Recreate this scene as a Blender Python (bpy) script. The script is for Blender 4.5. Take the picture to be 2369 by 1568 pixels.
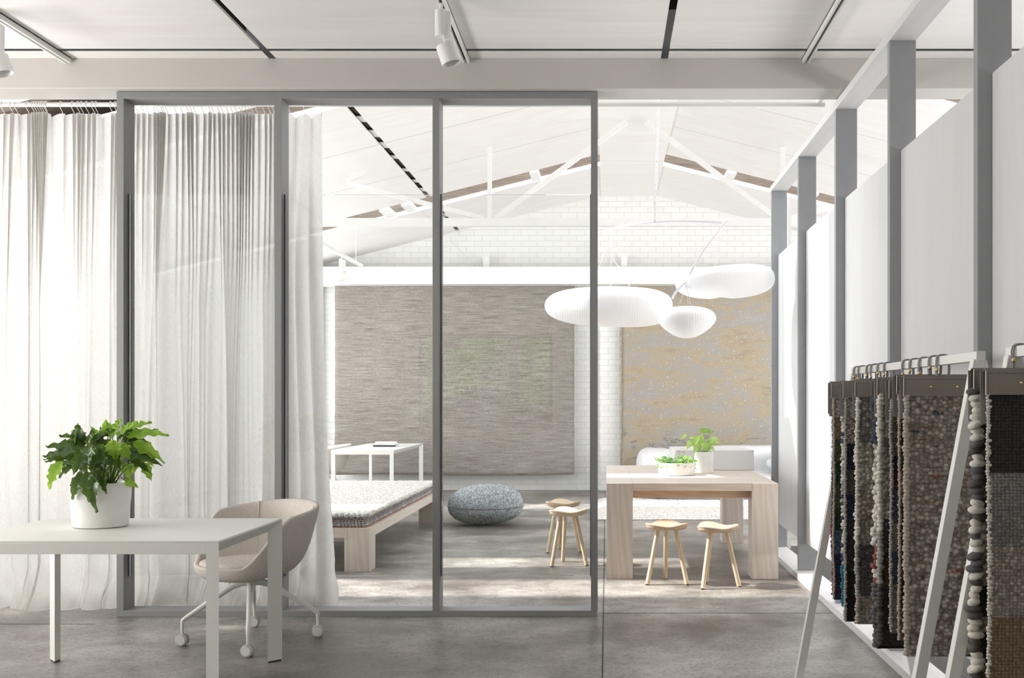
import bpy, math, random
from mathutils import Vector, Matrix, noise
random.seed(7)
sc = bpy.context.scene
COL = sc.collection
for o in list(bpy.data.objects): bpy.data.objects.remove(o)
PI = math.pi
F, VX, VY, H = 2300.0, 1403.0, 928.0, 1.35      # focal length in pixels, vanishing point, eye height

# ------------------------------------------------------------ camera
cd = bpy.data.cameras.new('camera'); cam = bpy.data.objects.new('camera', cd); COL.objects.link(cam)
cam.location = (0, 0, H); cam.rotation_euler = (PI/2, 0, 0)
cd.sensor_width = 36; cd.lens = 36*F/2369
cd.shift_x = -(VX-1184.5)/2369; cd.shift_y = (VY-784)/2369
cd.clip_start = .05; cd.clip_end = 200
sc.camera = cam
# ------------------------------------------------------------ view, world, lights
sc.view_settings.view_transform = 'Standard'
try: sc.view_settings.look = 'None'
except Exception: pass
sc.view_settings.exposure = 0.14
sc.view_settings.gamma = 1
sc.view_settings.use_curve_mapping = False
cy = sc.cycles
cy.max_bounces = 10; cy.diffuse_bounces = 6; cy.glossy_bounces = 4; cy.transmission_bounces = 6; cy.transparent_max_bounces = 24
cy.sample_clamp_indirect = 8; cy.caustics_reflective = False; cy.caustics_refractive = False
try:
    cy.use_denoising = True; cy.denoiser = 'OPENIMAGEDENOISE'
except Exception: pass
w = bpy.data.worlds.new('sky'); sc.world = w; w.use_nodes = True
w.node_tree.nodes['Background'].inputs[0].default_value = (.86, .93, 1, 1)
w.node_tree.nodes['Background'].inputs[1].default_value = 5.0
def light(name, kind, loc, direction, energy, size=None, col=(1, 1, 1)):
    d = bpy.data.lights.new(name, kind); d.energy = energy; d.color = col
    o = bpy.data.objects.new(name, d); COL.objects.link(o); o.location = loc
    o.rotation_euler = Vector(direction).to_track_quat('-Z', 'Y').to_euler()
    if kind == 'AREA': d.shape = 'RECTANGLE'; d.size, d.size_y = size
    return o
s = light('sun', 'SUN', (-8, 8, 10), (1, -.03, -1), 8.5, col=(1, .96, .9)); s.data.angle = math.radians(1.6)
light('daylight_far_left_windows', 'AREA', (-5.85, 10.9, 1.9), (1, 0, .16), 330, (7.4, 2.6), (.95, .98, 1))
light('far_right_fill', 'AREA', (6.1, 10.2, 2.0), (-1, 0, .18), 330, (8.0, 2.6), (.97, .98, 1))  # unseen lamp added to brighten the right side; this wall has no window
light('front_left_ceiling_fill', 'AREA', (-5.85, 3.7, 1.3), (1, 0, .9), 310, (4.4, 1.4), (1, .98, .95))  # unseen lamp added and tilted up to brighten the front ceiling
light('front_right_ceiling_fill', 'AREA', (6.1, 3.4, 1.3), (-1, 0, .9), 215, (5.0, 1.4), (1, .98, .96))  # unseen counterpart on the right, also added to lift the ceiling

# ------------------------------------------------------------ materials
def nd(nt, t, **k):
    n = nt.nodes.new(t)
    for a, b in k.items():
        if a.startswith('i_'): n.inputs[a[2:].replace('_', ' ')].default_value = b
        else: setattr(n, a, b)
    return n
def mat(name, col=(.8, .8, .8), rough=.5, metal=0, spec=.5):
    m = bpy.data.materials.new(name); m.use_nodes = True
    b = m.node_tree.nodes['Principled BSDF']
    b.inputs['Base Color'].default_value = (*col, 1); b.inputs['Roughness'].default_value = rough
    b.inputs['Metallic'].default_value = metal; b.inputs['Specular IOR Level'].default_value = spec
    return m, m.node_tree, b
def coords(nt, scale=(1, 1, 1), kind='Object', rot=(0, 0, 0)):
    tc = nd(nt, 'ShaderNodeTexCoord'); mp = nd(nt, 'ShaderNodeMapping')
    mp.inputs['Scale'].default_value = scale; mp.inputs['Rotation'].default_value = rot
    nt.links.new(tc.outputs[kind], mp.inputs[0]); return mp.outputs[0]
def ramp(nt, src, stops, interp='LINEAR'):
    r = nd(nt, 'ShaderNodeValToRGB'); r.color_ramp.interpolation = interp
    e = r.color_ramp.elements
    while len(e) < len(stops): e.new(.5)
    for k, (p, c) in enumerate(stops):
        e[k].position = p; e[k].color = (*c, 1) if len(c) == 3 else c
    nt.links.new(src, r.inputs[0]); return r.outputs[0]
def noise_n(nt, vec, scale, detail=4, rough=.6, dist=0):
    n = nd(nt, 'ShaderNodeTexNoise'); n.inputs['Scale'].default_value = scale; n.inputs['Detail'].default_value = detail
    n.inputs['Roughness'].default_value = rough; n.inputs['Distortion'].default_value = dist
    nt.links.new(vec, n.inputs['Vector']); return n.outputs['Fac']
def bump(nt, b, h, strength=.3, dist=.01):
    n = nd(nt, 'ShaderNodeBump'); n.inputs['Strength'].default_value = strength; n.inputs['Distance'].default_value = dist
    nt.links.new(h, n.inputs['Height']); nt.links.new(n.outputs[0], b.inputs['Normal'])
def mix(nt, a, b_, fac, mode='MIX'):
    n = nd(nt, 'ShaderNodeMix', data_type='RGBA', blend_type=mode)
    for src, i in ((fac, 0), (a, 6), (b_, 7)):
        if isinstance(src, (int, float)): n.inputs[i].default_value = src
        elif isinstance(src, tuple): n.inputs[i].default_value = (*src, 1)
        else: nt.links.new(src, n.inputs[i])
    return n.outputs[2]
M = {}
def simple(name, col, rough=.5, metal=0, nscale=0, nstr=.1, var=.04, spec=.5):
    m, nt, b = mat(name, col, rough, metal, spec)
    if nscale:
        v = coords(nt); f = noise_n(nt, v, nscale, 5)
        c = ramp(nt, f, [(.3, tuple(max(0, x*(1-var)) for x in col)), (.7, tuple(min(1, x*(1+var)) for x in col))])
        nt.links.new(c, b.inputs['Base Color']); bump(nt, b, f, nstr, .004)
    M[name] = m; return m
simple('wall_paint', (.84, .83, .81), .7, nscale=3, nstr=.05, var=.02)
simple('beam_paint', (.54, .52, .495), .6, nscale=2, nstr=.04, var=.03)
simple('frame_paint', (.25, .255, .26), .55, nscale=14, nstr=.06, var=.03)
simple('column_paint', (.31, .32, .335), .6, nscale=10, nstr=.08, var=.03)
simple('rail_paint', (.74, .74, .74), .5, nscale=10, nstr=.08, var=.03)
simple('metal_white', (.80, .80, .78), .38, nscale=300, nstr=.02, var=.01)
simple('desk_white', (.78, .78, .75), .4, nscale=300, nstr=.02, var=.01)
simple('truss_paint', (.85, .85, .84), .5, nscale=9, var=.02)
simple('black', (.012, .012, .012), .6, nscale=30)
simple('plastic_grey', (.55, .53, .49), .5, nscale=60, var=.02)
simple('ceramic', (.80, .80, .78), .28, nscale=9, nstr=.3, var=.05)
simple('ceramic_matt', (.82, .81, .79), .7, nscale=22, nstr=.5, var=.05)
simple('soil', (.05, .035, .025), .95, nscale=60, nstr=.8, var=.4)
simple('brass', (.75, .55, .25), .25, 1, nscale=40)
simple('leather', (.23, .20, .17), .55, nscale=160, nstr=.25, var=.06)
simple('leather_grey', (.26, .25, .25), .5, nscale=160, nstr=.2, var=.06)
simple('leather_edge', (.62, .58, .52), .6, nscale=90)
simple('carpet_dark', (.075, .072, .07), .95, nscale=80, nstr=.7, var=.4)
simple('sofa_leather', (.66, .665, .67), .42, nscale=24, nstr=.25, var=.03)
simple('paper_a', (.88, .88, .86), .8, nscale=50)
simple('paper_b', (.6, .6, .62), .6, nscale=50)
simple('book_black', (.02, .02, .022), .4, nscale=50)
simple('cord_white', (.85, .85, .85), .5, nscale=90)
simple('brick_red', (.42, .2, .13), .9, nscale=12, nstr=.4, var=.3)
def wood(name, c1, c2, axis=2, scale=1.0, rough=.5, wave=.22):
    m, nt, b = mat(name, c1, rough)
    sc_ = [9*scale]*3; sc_[axis] = .7*scale
    v = coords(nt, tuple(sc_))
    f = noise_n(nt, v, 1.6, 6, .62, 1.2)
    wv = nd(nt, 'ShaderNodeTexWave', wave_type='BANDS', bands_direction='DIAGONAL'); wv.inputs['Scale'].default_value = 1.1
    wv.inputs['Distortion'].default_value = 7; wv.inputs['Detail'].default_value = 3; wv.inputs['Detail Scale'].default_value = .8
    nt.links.new(v, wv.inputs['Vector'])
    g = mix(nt, f, wv.outputs['Fac'], wave)
    c = ramp(nt, g, [(.25, c1), (.75, c2)])
    nt.links.new(c, b.inputs['Base Color']); bump(nt, b, f, .04, .001)
    M[name] = m
wood('ash_vertical', (.72, .645, .58), (.58, .495, .43), 2, 1.3)
wood('ash_along_x', (.72, .645, .58), (.58, .495, .43), 0, 1.3)
wood('ash_along_y', (.76, .69, .62), (.65, .57, .50), 1, 1.3)
wood('stool_wood', (.76, .62, .45), (.62, .47, .31), 2, 2.2)
wood('stool_seat_wood', (.66, .49, .35), (.52, .37, .25), 0, 2.2)
wood('brown_boards', (.17, .125, .09), (.07, .052, .038), 0, 2.5, .8)
wood('ply_white', (.84, .825, .81), (.775, .75, .735), 0, .5, .62, .0)
wood('ply_panel', (.725, .73, .74), (.675, .68, .69), 2, .9, .55, .0)
wood('rail_wood', (.70, .70, .70), (.64, .64, .64), 1, .8, .5)
# painted brick
m, nt, b = mat('brick_white', (.8, .8, .78), .6)
tc = nd(nt, 'ShaderNodeTexCoord'); sp = nd(nt, 'ShaderNodeSeparateXYZ'); cb = nd(nt, 'ShaderNodeCombineXYZ')
nt.links.new(tc.outputs['Object'], sp.inputs[0]); nt.links.new(sp.outputs[0], cb.inputs[0]); nt.links.new(sp.outputs[2], cb.inputs[1])
br = nd(nt, 'ShaderNodeTexBrick'); br.inputs['Scale'].default_value = 1; br.inputs['Brick Width'].default_value = .24
br.inputs['Row Height'].default_value = .086; br.inputs['Mortar Size'].default_value = .005; br.inputs['Mortar Smooth'].default_value = .5
br.inputs['Color1'].default_value = (.84, .84, .82, 1); br.inputs['Color2'].default_value = (.80, .80, .78, 1); br.inputs['Mortar'].default_value = (.70, .70, .68, 1)
nt.links.new(cb.outputs[0], br.inputs['Vector']); nt.links.new(br.outputs['Color'], b.inputs['Base Color'])
inv = nd(nt, 'ShaderNodeMath', operation='SUBTRACT'); inv.inputs[0].default_value = 1; nt.links.new(br.outputs['Fac'], inv.inputs[1])
bump(nt, b, inv.outputs[0], .5, .006); M['brick_white'] = m
# polished concrete
m, nt, b = mat('concrete', (.3, .28, .26), .3)
v = coords(nt); f1 = noise_n(nt, v, .9, 8, .62, .3); f2 = noise_n(nt, v, 55, 4, .7); f3 = noise_n(nt, coords(nt, (1, 1.5, 1)), 3.2, 9, .72, .3)
c = ramp(nt, f1, [(.38, (.17, .152, .135)), (.5, (.32, .30, .275)), (.62, (.48, .46, .43))])
c = mix(nt, c, ramp(nt, f3, [(.40, (.52, .50, .485)), (.60, (1.0, 1.0, 1.0))]), .75, 'MULTIPLY')
c = mix(nt, c, ramp(nt, f2, [(.36, (.35, .34, .33)), (.5, (1, 1, 1))]), .7, 'MULTIPLY')
nt.links.new(c, b.inputs['Base Color'])
r = ramp(nt, f3, [(.3, (.30, .30, .30)), (.7, (.5, .5, .5))]); nt.links.new(r, b.inputs['Roughness']); bump(nt, b, f2, .12, .002)
M['concrete'] = m
# marble
m, nt, b = mat('marble', (.8, .8, .8), .3)
v = coords(nt, rot=(.2, .4, .6)); vn = nd(nt, 'ShaderNodeTexVoronoi', feature='DISTANCE_TO_EDGE'); vn.inputs['Scale'].default_value = 3.0
f = noise_n(nt, v, 3, 5, .6, 1)
vm = nd(nt, 'ShaderNodeVectorMath', operation='SCALE'); vm.inputs['Scale'].default_value = .6
mixv = mix(nt, v, f, .35); nt.links.new(mixv, vn.inputs['Vector'])
c = ramp(nt, vn.outputs['Distance'], [(.0, (.42, .41, .40)), (.01, (.68, .675, .68)), (.06, (.74, .735, .74))])
nt.links.new(c, b.inputs['Base Color']); M['marble'] = m
# thin glass
m, nt, b = mat('glass', (1, 1, 1), 0); nt.nodes.remove(b); out = nt.nodes['Material Output']
tr = nd(nt, 'ShaderNodeBsdfTransparent'); tr.inputs[0].default_value = (.985, .992, .99, 1)
gl = nd(nt, 'ShaderNodeBsdfGlossy'); gl.inputs['Roughness'].default_value = 0; gl.inputs[0].default_value = (1, 1, 1, 1)
fr = nd(nt, 'ShaderNodeFresnel'); fr.inputs['IOR'].default_value = 1.5
ms = nd(nt, 'ShaderNodeMixShader'); nt.links.new(fr.outputs[0], ms.inputs[0]); nt.links.new(tr.outputs[0], ms.inputs[1]); nt.links.new(gl.outputs[0], ms.inputs[2])
nt.links.new(ms.outputs[0], out.inputs[0]); M['glass'] = m
# linen
m, nt, b = mat('linen', (.8, .8, .8), 1); nt.nodes.remove(b); out = nt.nodes['Material Output']
v = coords(nt, (240, 240, 240), 'Object'); f = noise_n(nt, coords(nt, (60, 60, 900)), 1, 3, .6); g = noise_n(nt, coords(nt, (700, 700, 30)), 1, 3, .6)
fg = mix(nt, f, g, .5); c = ramp(nt, fg, [(.35, (.62, .60, .575)), (.62, (.79, .775, .75))])
df = nd(nt, 'ShaderNodeBsdfDiffuse'); tl = nd(nt, 'ShaderNodeBsdfTranslucent'); tp = nd(nt, 'ShaderNodeBsdfTransparent')
nt.links.new(c, df.inputs[0]); nt.links.new(c, tl.inputs[0])
m1 = nd(nt, 'ShaderNodeMixShader'); m1.inputs[0].default_value = .52; nt.links.new(df.outputs[0], m1.inputs[1]); nt.links.new(tl.outputs[0], m1.inputs[2])
m2 = nd(nt, 'ShaderNodeMixShader'); tf = ramp(nt, fg, [(.4, (.05, .05, .05)), (.62, (.012, .012, .012))]); nt.links.new(tf, m2.inputs[0])
nt.links.new(m1.outputs[0], m2.inputs[1]); nt.links.new(tp.outputs[0], m2.inputs[2]); nt.links.new(m2.outputs[0], out.inputs[0])
M['linen'] = m
# leaves
def leaf_mat(name, c1, c2, trans=.35, rough=.35):
    m, nt, b = mat(name, c1, rough); out = nt.nodes['Material Output']
    f = noise_n(nt, coords(nt), 9, 3); c = ramp(nt, f, [(.35, c1), (.65, c2)]); nt.links.new(c, b.inputs['Base Color'])
    tl = nd(nt, 'ShaderNodeBsdfTranslucent'); c2_ = mix(nt, c, (.75, 1.0, .25), .35); nt.links.new(c2_, tl.inputs[0])
    ms = nd(nt, 'ShaderNodeMixShader'); ms.inputs[0].default_value = trans
    nt.links.new(b.outputs[0], ms.inputs[1]); nt.links.new(tl.outputs[0], ms.inputs[2]); nt.links.new(ms.outputs[0], out.inputs[0]); M[name] = m
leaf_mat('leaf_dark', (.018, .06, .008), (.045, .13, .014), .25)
leaf_mat('leaf_lime', (.20, .42, .02), (.33, .55, .05), .45)  # sunlit tone painted into the philodendron leaves; plain lime in the bowl
leaf_mat('leaf_pale', (.42, .62, .16), (.55, .72, .28), .45)
leaf_mat('leaf_mix', (.07, .20, .07), (.26, .46, .16), .3)
leaf_mat('leaf_garden', (.30, .48, .14), (.66, .78, .40), .35, .5)
simple('stem_green', (.22, .36, .07), .5, nscale=60, var=.2)
# fabric of the chairs
m, nt, b = mat('chair_fabric', (.62, .58, .54), .9)
f = noise_n(nt, coords(nt, (420, 420, 60)), 1, 3); g = noise_n(nt, coords(nt, (60, 60, 420)), 1, 3); fg = mix(nt, f, g, .5)
nt.links.new(ramp(nt, fg, [(.35, (.52, .475, .43)), (.62, (.69, .645, .60))]), b.inputs['Base Color']); bump(nt, b, fg, .3, .002); M['chair_fabric'] = m
# lamp paper; faint emission added to keep the unlit shades white
m, nt, b = mat('lamp_paper', (.9, .9, .9), .6)
f = noise_n(nt, coords(nt, (1, 1, 1), 'Object'), 4, 3)
b.inputs['Emission Color'].default_value = (.97, .98, 1, 1); b.inputs['Emission Strength'].default_value = .16
nt.links.new(ramp(nt, f, [(.3, (.86, .86, .87)), (.7, (.92, .92, .92))]), b.inputs['Base Color'])
wv = nd(nt, 'ShaderNodeTexWave', wave_type='BANDS', bands_direction='X'); wv.inputs['Scale'].default_value = 15; wv.inputs['Distortion'].default_value = .8
nt.links.new(coords(nt), wv.inputs['Vector']); bump(nt, b, wv.outputs['Fac'], .22, .005); M['lamp_paper'] = m
# white slot lip, its sunlit glow put in as emission
m, nt, b = mat('slot_lip_glow', (.9, .9, .9), .5); b.inputs['Emission Color'].default_value = (1, 1, 1, 1); b.inputs['Emission Strength'].default_value = 1.6; M['slot_lip_glow'] = m
# big rugs
m, nt, b = mat('rug_brown', (.4, .36, .32), .95)
f = noise_n(nt, coords(nt, (2.6, 1, 60)), 1.0, 10, .78, .15); g = noise_n(nt, coords(nt, (45, 45, 110)), 1, 4, .85); h = noise_n(nt, coords(nt, (.8, 1, .8)), 1, 3)
c = ramp(nt, f, [(.30, (.11, .092, .076)), (.5, (.33, .30, .27)), (.68, (.48, .455, .425))])
c = mix(nt, c, ramp(nt, g, [(.35, (.55, .53, .51)), (.65, (1.1, 1.1, 1.1))]), .85, 'MULTIPLY'); c = mix(nt, c, ramp(nt, h, [(.35, (.86, .85, .84)), (.65, (1, 1, 1))]), 1.0, 'MULTIPLY')
nt.links.new(c, b.inputs['Base Color']); bump(nt, b, g, .5, .006); M['rug_brown'] = m
m, nt, b = mat('rug_gold', (.5, .45, .36), .95)
f = noise_n(nt, coords(nt, (.7, 1, 2.6)), 1.5, 12, .78, .1); g = noise_n(nt, coords(nt), 60, 3, .8)
c = ramp(nt, f, [(.36, (.31, .26, .205)), (.47, (.41, .34, .235)), (.54, (.35, .325, .295)), (.66, (.39, .37, .34))])
f4 = noise_n(nt, coords(nt, (1.2, 1, 2.0)), 2.1, 9, .75, 1.3)
sp = nd(nt, 'ShaderNodeSeparateXYZ'); nt.links.new(coords(nt), sp.inputs[0])
band = ramp(nt, sp.outputs[2], [(.02, (0, 0, 0)), (.2, (1, 1, 1)), (.48, (1, 1, 1)), (.62, (0, 0, 0))])
dk = ramp(nt, f4, [(.54, (0, 0, 0)), (.56, (1, 1, 1))]); dk = mix(nt, dk, band, 1.0, 'MULTIPLY')
c = mix(nt, c, (.215, .215, .20), dk)
vn = nd(nt, 'ShaderNodeTexVoronoi'); vn.inputs['Scale'].default_value = 20; vn.inputs['Randomness'].default_value = 1; nt.links.new(coords(nt), vn.inputs['Vector'])
dots = ramp(nt, vn.outputs['Distance'], [(.12, (1, 1, 1)), (.2, (0, 0, 0))])
c = mix(nt, c, ramp(nt, g, [(.3, (.8, .8, .8)), (.7, (1, 1, 1))]), .8, 'MULTIPLY')
c = mix(nt, c, (.60, .595, .59), dots); nt.links.new(c, b.inputs['Base Color']); bump(nt, b, dots, .8, .012); M['rug_gold'] = m
simple('rug_fringe', (.38, .33, .25), .95, nscale=80, nstr=.4, var=.3)
def wool(name, stops, cell=60, fleck=None, bstr=.9, ordered=False, var=.35, dark=.30):
    """woven wool: colour sections down the height (Generated z), pebbles from a Voronoi weave"""
    m, nt, b = mat(name, (.5, .5, .5), .95)
    tc = nd(nt, 'ShaderNodeTexCoord'); sp = nd(nt, 'ShaderNodeSeparateXYZ'); nt.links.new(tc.outputs['Generated'], sp.inputs[0])
    c = ramp(nt, sp.outputs[2], stops, 'CONSTANT') if len(stops) > 1 else None
    vn = nd(nt, 'ShaderNodeTexVoronoi'); vn.inputs['Scale'].default_value = cell; vn.inputs['Randomness'].default_value = .35 if ordered else .7
    nt.links.new(coords(nt, (1, .4, 1.15)), vn.inputs['Vector'])
    base = c if c else stops[0][1]
    rb = ramp(nt, vn.outputs['Color'], [(0.1, (1-var,)*3), (.9, (1.15,)*3)])
    c2 = mix(nt, base, rb, 1.0, 'MULTIPLY')
    if fleck:
        f = noise_n(nt, coords(nt, (9, 9, 30)), 1, 4, .7, .3)
        c2 = mix(nt, c2, fleck, ramp(nt, f, [(.60, (0, 0, 0)), (.66, (.85, .85, .85))]))
        f = noise_n(nt, coords(nt, (11, 11, 26)), 1.7, 4, .7, .3)
        c2 = mix(nt, c2, (.06, .07, .10), ramp(nt, f, [(.62, (0, 0, 0)), (.67, (.9, .9, .9))]))
    gap = ramp(nt, vn.outputs['Distance'], [(.30, (1, 1, 1)), (.66, (dark, dark*.95, dark*.9))])
    c2 = mix(nt, c2, gap, .9, 'MULTIPLY')
    nt.links.new(c2, b.inputs['Base Color'])
    iv = nd(nt, 'ShaderNodeMath', operation='SUBTRACT'); iv.inputs[0].default_value = 1; nt.links.new(vn.outputs['Distance'], iv.inputs[1])
    bump(nt, b, iv.outputs[0], bstr, .4/cell); M[name] = m; return m
wool('pouf_wool', [(0, (.46, .51, .55))], 62, None, 1.0, var=.42, dark=.5)
wool('cream_wool', [(0, (.70, .69, .66))], 55, None, .9, var=.12, dark=.7)
wool('grey_wool', [(0, (.40, .40, .40))], 60, dark=.6); wool('pink_wool', [(0, (.50, .35, .33))], 60, dark=.6)
wool('blue_wool', [(0, (.42, .45, .52))], 60, dark=.6); wool('rust_wool', [(0, (.55, .30, .25))], 60, dark=.6); wool('pale_wool', [(0, (.68, .67, .66))], 60, dark=.6)
wool('shag', [(0, (.70, .68, .66))], 45, None, .8, var=.12, dark=.8)
simple('seam_dark', (.1, .11, .13), .9, nscale=30)

# ------------------------------------------------------------ mesh builder
class MB:
    def __init__(s): s.v = []; s.f = []; s.mi = []
    def paint(s, k): s.mi += [k]*(len(s.f)-len(s.mi)); return s
    def add(s, vs, fs, Mx=None):
        n = len(s.v); s.v += [tuple(Mx @ Vector(p)) if Mx else tuple(p) for p in vs]; s.f += [tuple(i+n for i in f) for f in fs]; return s
    def box(s, x0, x1, y0, y1, z0, z1, Mx=None):
        v = [(x0, y0, z0), (x1, y0, z0), (x1, y1, z0), (x0, y1, z0), (x0, y0, z1), (x1, y0, z1), (x1, y1, z1), (x0, y1, z1)]
        return s.add(v, [(0, 3, 2, 1), (4, 5, 6, 7), (0, 1, 5, 4), (1, 2, 6, 5), (2, 3, 7, 6), (3, 0, 4, 7)], Mx)
    def loft(s, a, b_):                       # two equal rings
        n = len(a); v = list(a)+list(b_)
        f = [(i, (i+1) % n, n+(i+1) % n, n+i) for i in range(n)]+[tuple(range(n))[::-1], tuple(range(n, 2*n))]
        return s.add(v, f)
    def bar(s, p, q, w, h, up=(0, 0, 1)):     # rectangular bar between points
        p, q = Vector(p), Vector(q); d = (q-p).normalized(); u = Vector(up); r_ = d.cross(u).normalized(); u = r_.cross(d).normalized()
        R = [(-w/2, -h/2), (w/2, -h/2), (w/2, h/2), (-w/2, h/2)]
        return s.loft([p+r_*a+u*c for a, c in R], [q+r_*a+u*c for a, c in R])
    def tube(s, pts, r, n=10, closed=False):
        pts = [Vector(p) for p in pts]; rr = r if isinstance(r, (list, tuple)) else [r]*len(pts); base = len(s.v)
        prev = None; N = len(pts)
        for i, p in enumerate(pts):
            a = pts[(i-1) % N] if (closed or i > 0) else p; c = pts[(i+1) % N] if (closed or i < N-1) else p
            d = (c-a).normalized()
            if prev is None: prev = Vector((0, 0, 1)) if abs(d.z) < .9 else Vector((1, 0, 0))
            u = (prev-d*prev.dot(d))
            if u.length < 1e-5: u = Vector((1, 0, 0)).cross(d)
            u.normalize(); w_ = d.cross(u); prev = u
            for k in range(n):
                t = 2*PI*k/n; s.v.append(tuple(p+(u*math.cos(t)+w_*math.sin(t))*rr[i]))
        for i in range(N if closed else N-1):
            j = (i+1) % N
            for k in range(n): s.f.append((base+i*n+k, base+i*n+(k+1) % n, base+j*n+(k+1) % n, base+j*n+k))
        if not closed: s.f.append(tuple(base+k for k in range(n))[::-1]); s.f.append(tuple(base+(N-1)*n+k for k in range(n)))
        return s
    def lathe(s, prof, c=(0, 0, 0), n=40, sx=1, sy=1, fn=None):
        base = len(s.v)
        for r, z in prof:
            for k in range(n):
                t = 2*PI*k/n; p = Vector((c[0]+r*math.cos(t)*sx, c[1]+r*math.sin(t)*sy, c[2]+z)); s.v.append(tuple(fn(p) if fn else p))
        for i in range(len(prof)-1):
            for k in range(n): s.f.append((base+i*n+k, base+i*n+(k+1) % n, base+(i+1)*n+(k+1) % n, base+(i+1)*n+k))
        s.f.append(tuple(base+k for k in range(n))[::-1]); s.f.append(tuple(base+(len(prof)-1)*n+k for k in range(n))); return s
    def ell(s, c, r, nu=12, nv=8, Mx=None, e=1.0, e2=1.0, fn=None):
        base = len(s.v)
        def sp_(x, k): return math.copysign(abs(x)**k, x)
        for j in range(nv+1):
            ph = -PI/2+PI*j/nv
            for i in range(nu):
                th = 2*PI*i/nu
                p = Vector((r[0]*sp_(math.cos(ph), e)*sp_(math.cos(th), e2), r[1]*sp_(math.cos(ph), e)*sp_(math.sin(th), e2), r[2]*sp_(math.sin(ph), e)))
                if fn: p = fn(p)
                if Mx: p = Mx @ p
                s.v.append(tuple(p+Vector(c)))
        for j in range(nv):
            for i in range(nu): s.f.append((base+j*nu+i, base+j*nu+(i+1) % nu, base+(j+1)*nu+(i+1) % nu, base+(j+1)*nu+i))
        return s
    def grid(s, fn, nu, nv, closed=False):
        base = len(s.v); W = nu if closed else nu+1
        for j in range(nv+1):
            for i in range(W): s.v.append(tuple(fn(i/nu, j/nv)))
        for j in range(nv):
            for i in range(nu): a = base+j*W+i; b_ = base+j*W+(i+1) % W if closed else a+1; s.f.append((a, b_, b_+W, a+W))
        return s
    def build(s, name, m, parent=None, bevel=0, local=False, solid=0, sub=0, ang=35, recenter=True):
        me = bpy.data.meshes.new(name)
        org = Vector((0, 0, 0)) if local or not s.v else sum((Vector(p) for p in s.v), Vector())/len(s.v)
        if not local and parent is None:
            zs = [p[2] for p in s.v]; xs = [p[0] for p in s.v]; ys = [p[1] for p in s.v]
            org = Vector(((min(xs)+max(xs))/2, (min(ys)+max(ys))/2, min(zs)))
        me.from_pydata([tuple(Vector(p)-org) for p in s.v], [], s.f); me.validate(); me.update()
        for mm in (m if isinstance(m, list) else [m]): me.materials.append(M[mm])
        for i_, p in enumerate(me.polygons):
            p.use_smooth = True
            if s.mi: p.material_index = s.mi[i_]
        me.set_sharp_from_angle(angle=math.radians(ang))
        o = bpy.data.objects.new(name, me); COL.objects.link(o)
        if parent is not None:
            o.parent = parent; po = Vector((0, 0, 0))
            if not local:
                q = parent
                while q: po += q.location; q = q.parent
            o.location = org-po
        else: o.location = org
        if solid: md = o.modifiers.new('solid', 'SOLIDIFY'); md.thickness = solid; md.offset = 0
        if sub: md = o.modifiers.new('sub', 'SUBSURF'); md.levels = sub; md.render_levels = sub
        if bevel: md = o.modifiers.new('bevel', 'BEVEL'); md.width = bevel; md.segments = 2; md.limit_method = 'ANGLE'
        return o
def tag(o, label=None, cat=None, group=None, kind=None):
    if label: o['label'] = label
    if cat: o['category'] = cat
    if group: o['group'] = group
    if kind: o['kind'] = kind
    return o
def root(name, loc, label, cat, group=None, rz=0):
    o = bpy.data.objects.new(name, None); COL.objects.link(o); o.location = loc; o.rotation_euler = (0, 0, rz); o.empty_display_size = .1
    return tag(o, label, cat, group)
def struct(o): o['kind'] = 'structure'; return o
def copy_tree(o, parent=None):
    c = o.copy(); COL.objects.link(c); c.parent = parent
    for ch in list(o.children): copy_tree(ch, c)
    return c
def at(px, py, Y): return Vector(((px-VX)*Y/F, Y, H+(VY-py)*Y/F))

# ============================================================ THE SHELL
XL, XR, YB, YW = -6.0, 6.3, -4.0, 15.1
RX, RZ, SL = .33, 4.58, .25                    # ridge x, ridge height, roof slope
def roofz(x): return RZ-SL*abs(x-RX)
struct(MB().box(XL, XR, YB, YW+.3, -.12, 0).build('floor', 'concrete'))
jt = MB(); jt.box(-.024, -.016, 3.0, YW, -.001, .0012); jt.box(-.02, 1.44, 6.335, 6.342, -.001, .0012); jt.box(XL, -3.1, 6.02, 6.026, -.001, .0012)
struct(jt.build('trim_1', 'carpet_dark'))
struct(MB().box(1.62, XR, YB, 9.2, .001, .012).build('trim_2', 'carpet_dark'))
# far gable wall in painted brick, with pilasters
def gable(mb, y0, y1, x0, x1, top=.3):
    P = [(x0, 0), (x1, 0), (x1, roofz(x1)+top), (RX, RZ+top), (x0, roofz(x0)+top)]
    mb.loft([(x, y0, z) for x, z in P], [(x, y1, z) for x, z in P]); return mb
struct(gable(MB(), YW, YW+.25, XL, XR).build('wall_back', 'brick_white'))
pl = MB()
for x0, x1 in ((-5.2, -4.30), (-.10, 1.0), (4.4, 5.5)): pl.box(x0, x1, YW-.09, YW+.01, 0, 3.06)
struct(pl.build('trim_3', 'brick_white'))
# side walls
for nm, x0, x1 in (('wall_left', XL-.2, XL), ('wall_right', XR, XR+.2)):
    struct(MB().box(x0, x1, YB, YW+.3, 0, 3.6).build(nm, 'wall_paint'))
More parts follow.
